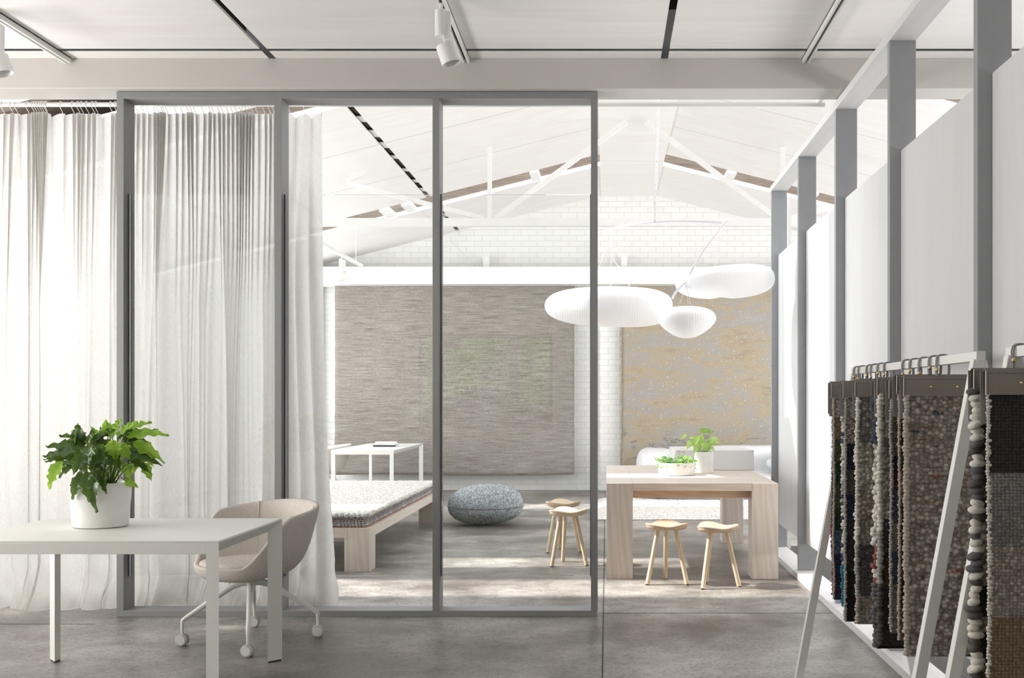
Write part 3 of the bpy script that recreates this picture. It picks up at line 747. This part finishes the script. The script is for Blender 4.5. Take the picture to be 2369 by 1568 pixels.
# pots and plants
def pot(x, y, z, r0, r1, h, label, name, m='ceramic', sx=1, sy=1, wall=.008, cat='planter', wob=.0):
    t = root(name, (x, y, z), label, cat)
    pr = [(r0*.93, 0), (r0, .004), (r0*1.005, .012)]
    for k in range(1, 12): q = k/12; pr.append((r0+(r1-r0)*(q**.8), h*q))
    pr += [(r1, h-.004), (r1-.002, h), (r1-wall+.001, h), (r1-wall, h-.004), (r1-wall-.003, h*.55), (.01, h*.52)]
    f = lambda p: Vector((p.x+wob*noise.noise((p.x*9, p.y*9, p.z*14)), p.y+wob*noise.noise((p.y*9, p.z*12, p.x*9)), p.z))
    MB().lathe(pr, (x, y, z), 64, sx, sy, f).build('pot', m, t, ang=40)
    MB().lathe([(.001, -.02), (r1-wall-.002, -.02), (r1-wall-.002, -.012), (.001, -.006)], (x, y, z+h-.01), 40, sx, sy).build('soil', 'soil', t)
    return t
def lobed_leaf(mb, base, d, L, Wd, up, lobes=5, curl=.5, depth=.35, wav=.02, nl=26):
    d = Vector(d).normalized(); up = Vector(up); r_ = d.cross(up).normalized(); n_ = r_.cross(d).normalized()
    b0 = len(mb.v); M2 = 5; ph = random.uniform(0, 6)
    for i in range(nl+1):
        u = i/nl
        env = math.sin(PI*min(1, u*1.02)**.62)*(1-.25*u) if u < .98 else .02
        lob = 1-depth*abs(math.sin(PI*lobes*u))**.7 if lobes else 1
        wv_ = Wd*max(.01, env)*lob
        drop = -curl*L*u*u
        for j in range(-M2, M2+1):
            q = j/M2
            fwd = .22*Wd*abs(q)*(1 if lobes else .2)-(.14*L*abs(q)*(1-u)**3)
            p = Vector(base)+d*(L*u+fwd)+r_*(wv_*q)+n_*(drop+.22*Wd*abs(q)**1.3+wav*math.sin(u*22+ph+q*2)*abs(q)**2)
            mb.v.append(tuple(p))
    Wn = 2*M2+1
    for i in range(nl):
        for j in range(2*M2): a = b0+i*Wn+j; mb.f.append((a, a+1, a+Wn+1, a+Wn))
pz = .742
pt = pot(-2.462, 4.84, pz, .128, .141, .215, 'large white glazed pot with a bushy green philodendron on the front table', 'potted_plant', 'ceramic', 1, .85, .009, 'potted plant', .004)
def pA(px, py, dy=0): return at(px, py, 4.84+dy)
# (px,py) of leaf bases, direction in image (dx,dy), length px, width px, lime (sunlit tone)?, dy depth
leaves = [
 (262,1006, .35,-1, 34, 20,1, .02), (250,1003,.0,-1,26,17,1,.05), (275,1008, .75,-.7,42,20,1,-.02), (300,1010, 1,-.25,70,22,1,-.02), (290,1000,.9,-.5,56,18,1,.05),
 (292,1020, 1,-.45,60,22,0,.03), (315,1025,1,.45,62,20,1,-.03), (300,1035,1,.25,60,20,0,.0), (295,1045,1,.3,64,18,0,-.06), (262,1018,.1,.9,36,22,1,-.12),(278,1026,.5,.8,34,18,1,-.1),
 (215,1030,-.1,-1,34,12,0,.05),(232,1012,-.5,-1,28,8,1,.08),(190,1030,-.35,-1,44,20,0,.03),(175,1025,.2,-.8,42,18,0,.02),(205,1035,.3,-.7,34,18,0,-.05),
 (185,1040,-1,-.25,58,24,0,.0),(170,1048,-1,-.05,56,20,0,-.06),(160,1052,-1,.1,44,10,0,.04),(180,1055,-.9,.5,48,16,0,.04),(200,1050,-.5,.9,40,20,0,-.1),(215,1030,-.3,.9,50,24,0,-.14),
 (228,1040,.3,.9,50,24,0,-.12),(250,1038,.5,.8,44,20,0,-.1),(240,1030,-.4,.6,44,22,0,-.08),(142,1068,-.35,1,56,22,1,-.03),(192,1098,-.4,1,44,20,0,-.1),(206,1095,0,1,52,22,0,-.13),(222,1100,-.1,1,66,20,0,-.15),
 (236,1070,.1,1,44,25,0,-.14),(232,1080,-.3,.9,42,16,1,-.14),(240,1100,.15,1,34,14,0,-.13),(290,1112,.8,.35,26,12,1,-.08),(288,1072,.5,1,36,14,1,.06),(312,1068,-.3,1,24,14,1,.05),(332,1072,.5,1,34,14,1,.0),
 (210,1060,-.4,.7,44,18,0,-.05),(245,1052,-.2,.9,34,18,0,.02),(222,1018,.5,-.4,46,20,0,.05),(205,1022,-.6,-.3,50,20,0,.06),(260,1030,-.8,.0,50,22,0,.06),(285,1042,.8,.1,48,18,0,.08),(175,1070,-.7,.5,40,14,0,.06),(250,1060,.3,.8,30,14,0,.05)]
fd, fl_, st = MB(), MB(), MB()
leaves += [(a+random.uniform(-9, 9), b_+random.uniform(-2, 9), c+random.uniform(-.35, .35), d+random.uniform(-.1, .4), e*.85, f*.9, 0 if random.random() < .6 else g, h+random.uniform(.02, .10)) for (a, b_, c, d, e, f, g, h) in leaves if b_ < 1062 and d < .7]
for (px, py, dx, dy, L, Wp, lime, dep) in leaves:
    L *= random.uniform(1.0, 1.12); k = 4.84/F
    b_ = pA(px, py, dep); d = Vector((dx, random.uniform(-.55, .1), -dy)).normalized()
    upv = Vector((random.uniform(-.3, .3), -.75, .65+(.3 if dy < 0 else 0)))
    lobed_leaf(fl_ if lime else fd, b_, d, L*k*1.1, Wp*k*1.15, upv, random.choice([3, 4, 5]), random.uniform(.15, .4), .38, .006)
    c0 = pA(245+(px-240)*.22, 1118, dep*.3)
    mid = c0.lerp(b_, .55)+Vector((0, 0, .03))
    st.tube([c0, c0.lerp(mid, .5)+Vector((0, 0, .012)), mid, b_], [.0035, .0032, .003, .0024], 6)
fd.build('foliage', 'leaf_dark', pt, ang=180); tag(fl_.build('foliage', 'leaf_lime', pt, ang=180), 'leaves in a sunlit lime tone'); st.build('stems', 'stem_green', pt, ang=180)

bw = pot(.595, 8.42, dz, .152, .156, .105, 'low white bowl of small leafy trailing plants on the dining table', 'planter_bowl', 'ceramic_matt', 1, 1, .008, 'potted plant', .002)
fo, fo2, st = MB(), MB(), MB()
for k in range(170):
    a = random.uniform(0, 2*PI); r_ = .15*math.sqrt(random.random())*1.02; hh = random.uniform(.085, .155)-(r_/.15)**3*.03
    b_ = Vector((.595+r_*math.cos(a), 8.42+r_*math.sin(a), dz+hh))
    d = Vector((math.cos(a)*.8+random.uniform(-.5, .5), math.sin(a)*.8+random.uniform(-.7, .3), random.uniform(-.3, .6)))
    lobed_leaf(fo if random.random() < .7 else fo2, b_, d, random.uniform(.028, .05), random.uniform(.011, .019), (random.uniform(-.3, .3), -.5, .9), 0, .3, 0, .001, 8)
    if k % 3 == 0: st.tube([(.595+r_*.7*math.cos(a), 8.42+r_*.7*math.sin(a), dz+.085), b_], .0015, 5)
st.tube([(.47, 8.36, dz+.10), (.44, 8.33, dz+.115), (.415, 8.32, dz+.13), (.40, 8.32, dz+.16)], .002, 5)
fo.build('foliage', 'leaf_mix', bw, ang=180); fo2.build('foliage', 'leaf_lime', bw, ang=180); st.build('stems', 'stem_green', bw)
p2 = pot(.845, 8.62, dz, .079, .083, .185, 'upright white pot with a pale green round-leaved plant beside the marble block', 'potted_plant', 'ceramic_matt', 1, 1, .006, 'potted plant', .0015)
fo, st = MB(), MB()
def pB(px, py, dy=0): return at(px, py, 8.62+dy)
for (px, py, dx, dy, L, Wp, dep) in [(1629,999,-1,.05,0,0,0), (1588,1006,-.9,.5,18,6,0), (1600,1022,-.6,.7,22,9,.03), (1614,1012,-.5,.9,24,8,-.04), (1642,1002,1,.1,0,0,.03), (1645,1014,.8,-.1,20,6,-.03), (1640,1018,.9,.3,22,9,0), (1612,1030,-.4,1,22,6,-.06), (1622,1008,-.2,1,22,9,.05), (1636,1022,.3,1,24,10,.04), (1645,1034,.6,.6,12,5,-.05), (1625,1020,-.5,.8,20,9,.02), (1650,1020,1,.2,18,6,.02), (1605,1012,-.9,.1,14,5,.05), (1630,1025,.1,1,20,10,-.03),(1618,1024,-.1,1,20,10,.06)]:
    k = 8.62/F; b_ = pB(px, py, dep)
    if L == 0:
        R = 13*k if px < 1635 else 9*k
        fo.ell(b_+Vector((0, 0, .01)), (R, R*.9, .0016), 20, 4, Mx=Matrix.Rotation(-.5, 3, 'X'), fn=lambda p: Vector((p.x, p.y, p.z+.12*abs(p.x))))
    else: lobed_leaf(fo, b_, (dx, random.uniform(-.6, .1), -dy), L*k, Wp*k, (0, -.6, .8), 0, .3, 0, .003, 12)
    c0 = Vector((.845+(px-1627)*k*.35, 8.62+dep*.5, dz+.175)); st.tube([c0, c0.lerp(b_, .5)+Vector((0, 0, .01)), b_], [.0028, .0024, .002], 6)
fo.build('foliage', 'leaf_pale', p2, ang=180); st.build('stems', 'stem_green', p2)

# books on the far table
for i, (px, w_, y0, th, mm, lab, a) in enumerate([(885, .30, 13.2, .022, 'book_black', 'black-spined book at the bottom of the pile on the far white table', .02), (884, .28, 13.22, .022, 'paper_a', 'white book in the middle of the pile on the far white table', -.03), (886, .26, 13.2, .020, 'paper_b', 'pale grey book on top of the pile on the far white table', .04)]):
    x = (px-VX)*y0/F; zz = .741+[0, .0225, .045][i]
    b_ = root('book', (x, y0+.1, zz), lab, 'book', None, a)
    MB().box(-w_/2, w_/2, 0, .22, 0, .003).box(-w_/2, w_/2, 0, .22, th-.003, th).box(-w_/2, w_/2, 0, .003, .003, th-.003).build('cover', mm, b_, local=True)
    MB().box(-w_/2+.004, w_/2-.004, .0035, .214, .0031, th-.0031).build('pages', 'paper_a', b_, local=True)

# sofa, shag rug
sf = root('sofa', (1.7, 13.9, 0), 'low puffy white leather sofa against the gold rug', 'sofa')
def puff(c, r, e=.6, e2=.55, amp=.03, fr=5, sd=0, nu=72, nv=40):
    def fn(p):
        n = noise.noise((p.x*fr, p.y*fr, p.z*2+sd)); cr_ = abs(math.sin(p.x*9+p.z*5+sd))**.5
        return p*(1+amp*n+amp*.9*(cr_-1))
    return MB().ell(c, r, nu, nv, e=e, e2=e2, fn=fn)
puff((1.9, 13.78, .19), (1.52, .55, .185), .5, .4, .02, 3).build('seat', 'sofa_leather', sf, ang=180)
puff((2.0, 14.35, .40), (1.38, .30, .315), .55, .4, .025, 4, 3).build('backrest', 'sofa_leather', sf, ang=180)
puff((.70, 13.85, .46), (.29, .50, .245), .7, .6, .05, 4, 5).build('armrest', 'sofa_leather', sf, ang=180)
puff((2.62, 13.55, .50), (.42, .42, .10), .7, .6, .05, 5, 8).build('cushion', 'sofa_leather', sf, ang=180)
puff((2.66, 13.62, .62), (.40, .36, .09), .7, .6, .05, 5, 11).build('cushion', 'sofa_leather', sf, ang=180)
sh = MB()
def shf(u, v_):
    x = -.12+3.0*u; y = 11.32+2.3*v_; e = min(u, 1-u, v_, 1-v_)*30
    return (x+.006*noise.noise((x*40, y*40, 1)), y+.006*noise.noise((x*40, y*40, 5)), .034*min(1, e)+.004+.012*noise.noise((x*28, y*28, 0))*min(1, e))
sh.grid(shf, 260, 200)
tag(sh.build('floor_rug', 'shag', None, ang=180), 'cream shaggy rug on the floor in front of the sofa', 'rug')

# ============================================================ MOBILE LAMP
ml = root('mobile_chandelier', (.40, 8.1, 4.46), 'white mobile chandelier of three cloud-shaped paper lampshades hanging over the dining table', 'chandelier')
YA = 8.1
def arc(a, b_, c, n=24):
    a, b_, c = Vector(a), Vector(b_), Vector(c); return [a*(1-t)**2+b_*2*t*(1-t)+c*t*t for t in [i/n for i in range(n+1)]]
a0, a1 = at(1402, 533, YA+.2), at(1669, 515, YA-.1); pk = at(1525, 503, YA)
MB().tube(arc(a0, at(1500, 506, YA)+Vector((0, 0, .012)), a1), [.0105]*25, 10).build('arm', 'cord_white', ml)
b0, b1 = at(1682, 512, YA-.1), at(1556, 690, YA-.25)
MB().tube(arc(b0, at(1612, 590, YA-.2), at(1588, 652, YA-.2))+arc(at(1588, 652, YA-.2), at(1562, 672, YA-.2), b1, 10)[1:], .0095, 10).build('arm', 'cord_white', ml)
tp = []
c1, c2 = [], []
for k in range(121):
    t = k/120; p = Vector((.39+.012*math.sin(t*7)*1.0, YA, 4.46)).lerp(at(1515, 512, YA), t); p.x += .03*math.sin(t*PI)*math.sin(t*2.6+.4)
    q = t*PI*34; r_ = .0045
    c1.append(p+Vector((r_*math.cos(q), r_*math.sin(q), 0))); c2.append(p-Vector((r_*math.cos(q), r_*math.sin(q), 0)))
MB().tube(c1, .0052, 6).tube(c2, .0052, 6).tube([(.385, YA, 4.46), at(1513, 512, YA)], .0015, 5).build('twisted_cord', 'cord_white', ml, ang=180)
MB().lathe([(.001, 0), (.06, 0), (.06, .025), (.001, .027)], (.39, YA, 4.437), 24).build('ceiling_rose', 'metal_white', ml)
def cloud(cx, cy_, w_, h_, Y, dep, name, kind, rot=0):
    c = at(cx, cy_, Y); a = w_*Y/F/2; hh = h_*Y/F/2
    def fn(p):
        u = p.x/a
        if kind == 1:   # saddle-topped bean
            q = Vector((p.x, p.y-.10*a*math.cos(u*2.6)*1.2, p.z))
            if p.z > 0: q.z = p.z*(.86+.16*abs(u)**2)
            q.z += -.12*hh*u*(1 if p.z < 0 else -.3); return q
        if kind == 2:
            q = Vector((p.x, p.y, p.z*(.82+.22*max(0, u+.2)) if p.z > 0 else p.z*(1-.10*math.exp(-((u+.05)/.15)**2))))
            if u < -.3 and p.z > 0: q.z = p.z*(.82-.32*min(1, (-u-.3)/.7))
            q.z += .10*hh*u; return q
        q = Vector((p.x, p.y, p.z)); 
        if p.z > 0: q.z = p.z*.78
        else: q.z = p.z*1.1; q.x = p.x*(1-.42*(abs(p.z)/hh)**1.3)
        return q
    mb = MB().ell((0, 0, 0), (a, dep, hh), 220, 60, e=.78 if kind < 3 else .82, e2=.92, fn=fn)
    Rz = Matrix.Rotation(rot, 3, 'Z'); out_ = []
    for i, p in enumerate(mb.v):
        p = Vector(p); k = 1+(.006 if (i % 220) % 2 else -.006); out_.append(tuple(Rz @ Vector((p.x*k, p.y*k, p.z))+c))
    mb.v = out_; return mb.build(name, 'lamp_paper', ml, ang=180)
cloud(1408, 708, 296, 96, 8.45, .30, 'lampshade', 1)
cloud(1677, 650, 228, 80, 8.05, .26, 'lampshade', 2)
cloud(1589, 739, 134, 78, 7.85, .22, 'lampshade', 3)
wr = MB()
wr.tube([at(1415, 535, 8.28), at(1414, 600, 8.35), at(1412, 664, 8.4)], .0015, 5)
wr.tube([at(1415, 555, 8.3), at(1397, 590, 8.32), at(1385, 620, 8.35), at(1372, 664, 8.4)], .0015, 5)
wr.tube([at(1424, 534, 8.28)]+arc(at(1416, 548, 8.28), at(1408, 605, 8.3), at(1440, 622, 8.35), 10)+arc(at(1440, 622, 8.35), at(1458, 640, 8.35), at(1455, 672, 8.4), 8)[1:], .003, 6)
wr.tube(arc(at(1670, 520, 8.0), at(1660, 590, 8.0), at(1655, 616, 8.0), 10), .003, 6)
wr.tube([at(1674, 525, 8.0), at(1668, 570, 8.0), at(1660, 616, 8.0)], .0015, 5); wr.tube([at(1676, 528, 8.0), at(1706, 614, 8.0)], .0012, 5)
wr.tube(arc(at(1650, 520, 8.0), at(1638, 540, 8.0), at(1652, 548, 8.0), 8), .0025, 6)
for q in ((1572, 704), (1592, 704), (1598, 704)): wr.tube([at(1588, 660, 7.9), at(q[0], q[1], 7.86)], .0014, 5)
wr.build('suspension_wires', 'cord_white', ml)

# ============================================================ SAMPLE RACKS
XB = 1.138
def rack(y0, y1, label):
    t = root('display_rack', (XB, (y0+y1)/2, 0), label, 'rack', 'a-frame racks for rug samples')
    MB().box(XB-.0145, XB+.0145, y0, y1, 1.472, 1.502).build('top_bar', 'metal_white', t, bevel=.002)
    for y in (y0+.02, y1-.02):
        for sg, fx in ((-1, .862), (1, 1.428)):
            top_x = XB+sg*.004
            MB().bar((fx, y+sg*.0015, 0.0), (top_x, y+sg*.0015, 1.474-.002*sg), .034, .032, up=(0, 1, 0)).build('leg', 'metal_white', t, bevel=.0015)
    return t
rack(3.02, 4.56, 'white steel a-frame rack full of wool samples beside the plywood panels')
rack(1.25, 2.80, 'second white a-frame rack, nearest the camera at the right edge')
# wool sample materials; Generated z runs 0 (bottom) to 1 (top)
C = {'char': (.045, .043, .045), 'brown': (.12, .075, .05), 'cream': (.62, .58, .50), 'grey': (.33, .32, .31), 'tan': (.34, .25, .16), 'navy': (.03, .04, .09), 'teal': (.02, .16, .24),
     'crimson': (.20, .02, .04), 'maroon': (.16, .05, .045), 'rust': (.34, .14, .07), 'olive': (.12, .14, .06), 'green': (.04, .09, .05), 'purple': (.05, .035, .07), 'blue': (.12, .18, .28), 'ochre': (.36, .22, .08), 'oat': (.50, .44, .385), 'black': (.015, .016, .02), 'pinkish': (.36, .24, .20), 'dgrey': (.14, .135, .135)}
def secs(*names): n = len(names); return [(i/n, C[c]) for i, c in enumerate(names)]
def wsec(lst): return [(p, C[c]) for p, c in lst]
samples = [
 (4.49, .475, secs('maroon', 'crimson', 'maroon', 'rust', 'brown', 'black', 'purple', 'brown', 'dgrey'), 130, None, 'cream', .006, 'flat dark brown, purple and crimson wool sample, farthest on the rack', 'grey'),
 (4.41, .470, secs('purple', 'navy', 'blue', 'green', 'olive', 'green', 'olive', 'tan', 'oat'), 130, None, 'oat', .006, 'flat wool sample running from tan and green to navy, with a cream edge', 'grey'),
 (4.27, .467, secs('teal', 'teal', 'dgrey', 'blue', 'grey', 'dgrey', 'navy', 'grey', 'cream'), 90, None, 'mix', .012, 'bobbly grey wool sample with a bright teal lower end', 'mixteal'),
 (4.20, .42, secs('black', 'black', 'char', 'char', 'navy', 'dgrey', 'navy', 'oat', 'oat'), 120, None, 'grey', .007, 'wool sample going from oatmeal to solid black below', 'grey'),
 (4.10, .50, secs('oat', 'dgrey', 'oat', 'cream', 'cream', 'cream', 'cream'), 60, None, 'cream', .015, 'wool sample with large cream bobbles down its edge', 'cream'),
 (4.00, .454, wsec([(0, 'oat'), (.12, 'dgrey'), (.34, 'oat'), (.58, 'cream'), (.78, 'grey')]), 66, None, 'cream', .009, 'pebbled wool sample in grey, cream, oatmeal and charcoal bands', 'cream'),
 (3.75, .42, wsec([(0, 'black'), (.06, 'char'), (.25, 'dgrey'), (.32, 'maroon'), (.42, 'cream'), (.62, 'cream'), (.72, 'brown'), (.82, 'navy')]), 70, None, 'cream', .014, 'wool sample with a thick twisted edge, navy above and charcoal below', 'dgrey'),
 (3.66, .45, wsec([(0, 'char'), (.22, 'brown'), (.40, 'dgrey'), (.5, 'cream')]), 66, None, 'cream', .012, 'chunky cream wool sample turning brown and black towards the floor', 'cream'),
 (3.55, .524, wsec([(0, 'oat'), (.2, 'blue'), (.34, 'oat'), (.46, 'blue'), (.6, 'maroon'), (.68, 'navy'), (.74, 'tan')]), 110, None, 'grey', .007, 'narrow-looking tan and blue banded wool sample with a pale edge', 'grey'),
 (3.44, .524, wsec([(0, 'pinkish'), (.12, 'maroon'), (.26, 'rust'), (.36, 'brown'), (.46, 'maroon'), (.56, 'ochre'), (.68, 'olive'), (.76, 'brown'), (.88, 'tan')]), 110, None, 'oat', .006, 'flat woven sample banded brown, olive, ochre and brick red', 'grey'),
 (3.36, .489, wsec([(0, 'oat'), (.3, 'oat')]), 64, (.36, .13, .07), 'oat', .010, 'wide oatmeal pebbled wool sample flecked rust and navy, nearest on the rack', 'oat'),
 (2.73, .30, wsec([(0, 'char'), (.12, 'cream'), (.17, 'char'), (.26, 'cream'), (.30, 'char'), (.38, 'cream'), (.42, 'char'), (.5, 'cream'), (.66, 'dgrey'), (.72, 'cream'), (.75, 'dgrey')]), 50, None, 'cream', .0145, 'black and cream looped wool sample with big shaggy bobbles, far one on the nearest rack', 'char'),
 (2.635, .30, wsec([(0, 'brown'), (.27, 'tan'), (.44, 'oat'), (.61, 'grey'), (.79, 'char')]), 100, None, 'cream', .006, 'large charcoal, oatmeal and brown striped sample at the right edge', 'cream'),
]
edge_mats = {}
def edge_mat(k):
    if k not in edge_mats:
        cc = {'cream': (.60, .56, .49), 'oat': (.47, .42, .37), 'grey': (.40, .385, .37), 'char': (.10, .095, .09), 'dgrey': (.13, .13, .14), 'teal': (.02, .17, .25), 'navy': (.05, .06, .11), 'red': (.32, .10, .08), 'crimson': (.2, .03, .05), 'white': (.72, .69, .62)}[k]
        simple('yarn_'+k, cc, .95, nscale=90, nstr=.5, var=.18); edge_mats[k] = 'yarn_'+k
    return edge_mats[k]
for si, (Y, zb, stops, cell, fleck, ek, er, lab, _) in enumerate(samples):
    nm = 'sample_wool_%s' % 'abcdefghijklmnop'[si]
    wool(nm, stops, cell*1.0, fleck, 1.0, ordered=(si == 12), var=.5, dark=.36)
    rz = [.06, -.05, .04, -.03, .08, -.02, .05, -.06, .03, .05, -.01, .05, .0][si]
    cx = XB+(.03 if si == 4 else 0)
    zj = [.004, -.006, .003, -.004, .008, .0, -.005, .004, -.007, .008, .0, .006, 0][si]; cx += [.006, -.004, .005, -.003, .0, -.003, .004, -.005, .003, -.003, 0, 0, 0][si]
    t = root('wool_sample', (cx, Y, zb), lab, 'rug sample', 'wool rug samples on the racks', rz)
    hw = .124; zt = 1.435+zj
    # woven body: slightly wavy thick sheet
    body = MB(); nx, nz = 34, 150
    Hh = zt-.05-zb
    def surf(u, v_, sgn):
        x = -hw+2*hw*u; z = Hh*v_
        th = .006+(.0015 if si != 11 else .004)*noise.noise((x*cell*.8, z*cell*.8, si))
        return (x+.004*noise.noise((z*5, si, 0)), sgn*th+.010*noise.noise((z*2.2, si*3.1, x*2)), z)
    b0 = len(body.v); body.grid(lambda u, v_: surf(u, v_, -1), nx, nz); body.grid(lambda u, v_: surf(1-u, v_, 1), nx, nz)
    body.add([(-hw, -.006, 0), (hw, -.006, 0), (hw, .006, 0), (-hw, .006, 0)], [(0, 1, 2, 3)])
    body.build('woven_body', nm, t, local=True, ang=180)
    # yarn beads along both selvedges, one part per yarn colour
    sides = {-1: MB(), 1: MB()}; yn = []
    for sg in (-1, 1):
        sides[sg].tube([(sg*hw+.004*noise.noise((q_*5, si, 0)), .010*noise.noise((q_*2.2, si*3.1, sg*hw*2)), q_) for q_ in [.002+k_*(Hh-.006)/40 for k_ in range(41)]], er*.45, 6).paint(0)
    yn.append(ek if ek != 'mix' else 'grey'); z = er
    while z < Hh-.01:
        q = z/Hh; k = ek
        if ek == 'mix': k = 'teal' if q < .2 else random.choice(['white', 'grey', 'navy', 'white'])
        if si == 6: k = 'dgrey' if q < .26 else 'red' if q < .42 and random.random() < .6 else 'white' if q < .72 else 'navy' if q > .8 else 'grey'
        if si == 7: k = 'char' if q < .24 else 'grey' if q < .45 else 'white'
        if si == 11: k = random.choice(['white', 'dgrey', 'char', 'white']) if q > .52 else ('white' if int(q*24) % 2 else 'char')
        if si == 5: k = 'oat' if q < .12 else 'grey' if q < .34 else 'white'
        if si == 0: k = 'crimson' if q < .35 else 'char'
        big = random.uniform(.75, 1.3)*(1.2 if si in (4, 11) else 1)
        for sg in (-1, 1):
            g = sides[sg]; r_ = er*big
            if k not in yn: yn.append(k)
            xx = sg*(hw+er*.15)+.004*noise.noise((z*5, si, 0)); jx = random.uniform(-.35, .35)*er*(1.4 if si in (4, 6, 11) else .6)
            Mx = Matrix.Rotation(random.uniform(-.5, .5), 3, 'Y')
            if si == 11 and q < .17 and random.random() < .8:      # long loops at the bottom
                g.tube([(xx, -.004, z), (xx+sg*.02, -.012, z+.006), (xx+sg*.045, -.016, z-.002+random.uniform(-.02, .02))], [.009, .0105, .009], 10)
            else: g.ell((xx+jx, -.003+random.uniform(-.003, .003)+.010*noise.noise((z*2.2, si*3.1, xx*2)), z), (r_*1.15, r_*.95, er*.82), 10, 7, Mx)
            g.paint(yn.index(k))
        z += er*1.35*(1 if er < .01 else .92)
    for g in sides.values(): g.build('edge_yarn', [edge_mat(k) for k in yn], t, local=True, ang=180)
    # folded leather header
    z0 = zt-.068-zb; z1 = zt-zb; hb = hw+.012
    def hdr(z_front, z_back):
        P = [(-.0125, z_front), (-.0125, z1-.006), (-.008, z1), (.008, z1), (.0125, z1-.006), (.0125, z_back), (.0105, z_back), (.0105, z1-.007), (.007, z1-.002), (-.007, z1-.002), (-.0105, z1-.007), (-.0105, z_front)]
        return P
    for sg in (-1, 1): MB().box(sg*(hb+.0008)-.0008, sg*(hb+.0008)+.0008, -.0135, -.0095, z0, z1-.004).build('leather_edge', 'leather_edge', t, local=True)
    MB().box(-hb-.006, hb+.006, .0128, .0146, z0-.078, z1-.006).build('back_flap', 'leather_grey', t, local=True)
    P = hdr(z0, z0-.01)
    hd_ = MB().loft([(-hb, y, z) for y, z in P], [(hb, y, z) for y, z in P]).build('leather_header', 'leather', t, local=True, ang=50)
    if si >= 4:
        stc = MB()
        for k in range(38): x = -hb+.006+k*(2*hb-.012)/37; stc.box(x-.0018, x+.0018, -.0132, -.0124, z1-.012, z1-.0108)
        for k in range(11): z_ = z0+.006+k*.0048; stc.box(-hb+.0045, -hb+.0055, -.0132, -.0124, z_-.0015, z_+.0015)
        stc.build('stitching', 'black', hd_, local=True)
    for x in (-hb+.092, hb-.092): MB().lathe([(.0045, -.0), (.0045, .002), (.003, .004), (.0005, .0045)], n=12, fn=lambda p, x=x: Vector((x+p.x, -.0125-p.z, z0+.032+p.y))).build('brass_stud', 'brass', hd_, local=True)
    # hanging strap looped over the bar
    zl = 1.502-zb; lo = []
    for a_, z_ in ((-.020, z1-.004), (-.0215, z1+.02), (-.021, zl-.012), (-.018, zl-.001), (-.01, zl+.004), (0, zl+.005), (.01, zl+.004), (.018, zl-.001), (.021, zl-.012), (.0215, z1+.02), (.020, z1+.003), (.012, z1-.002)): lo.append((a_+XB-cx, .0, z_))
    sm = MB().tube(lo, .0032, 8).tube([(p[0], p[1]+.009, p[2]) for p in lo], .0032, 8)
    sm.build('hanging_strap', 'leather_grey', t, local=True, ang=60)
    MB().ell((XB-cx-.0215, -.004, z1+.022), (.006, .005, .008), 12, 8).build('strap_stud', 'brass', t, local=True)

# ============================================================ GARDEN BEHIND THE CAMERA (seen mirrored in the glass)
struct(MB().box(XL, XR, -9, YB-.2, -.15, -.02).build('trim_16', 'concrete'))
gd = root('garden_shrub', (-1.9, -5.6, 0), 'leafy green shrub outside the window behind, mirrored in the glazed bays', 'shrub')
g = MB()
for k in range(7000):
    x = random.uniform(-4.2, .2); z = random.uniform(1.4+.25*math.sin(x*2.1), 3.6); y = -5.6+.5*noise.noise((x*1.5, z*1.5, 0))+random.uniform(-.25, .25)
    if noise.noise((x*1.4+5, z*1.4, 2)) < -.32: continue
    s_ = random.uniform(.08, .15); d = Vector((random.uniform(-1, 1), random.uniform(-1, 1), random.uniform(-1, .4))).normalized(); u = d.orthogonal().normalized()*s_*.4; d = d*s_
    c = Vector((x, y, z)); n_ = len(g.v); g.v += [tuple(c), tuple(c+d*.5+u), tuple(c+d), tuple(c+d*.5-u)]; g.f.append((n_, n_+1, n_+2, n_+3))
o = g.build('foliage', 'leaf_garden', gd, ang=180)
tk = MB()
for x in (-3.0, -2.0, -1.1): tk.tube([(x, -5.6, -.02), (x+.1, -5.6, 1.2), (x-.05, -5.55, 2.6)], [.04, .03, .015], 8)
tk.build('stems', 'brown_boards', gd)
struct(MB().box(-8, 4, -8.6, -8.4, -.02, 4.6).build('trim_18', 'carpet_dark'))
print('objects', len(bpy.data.objects))
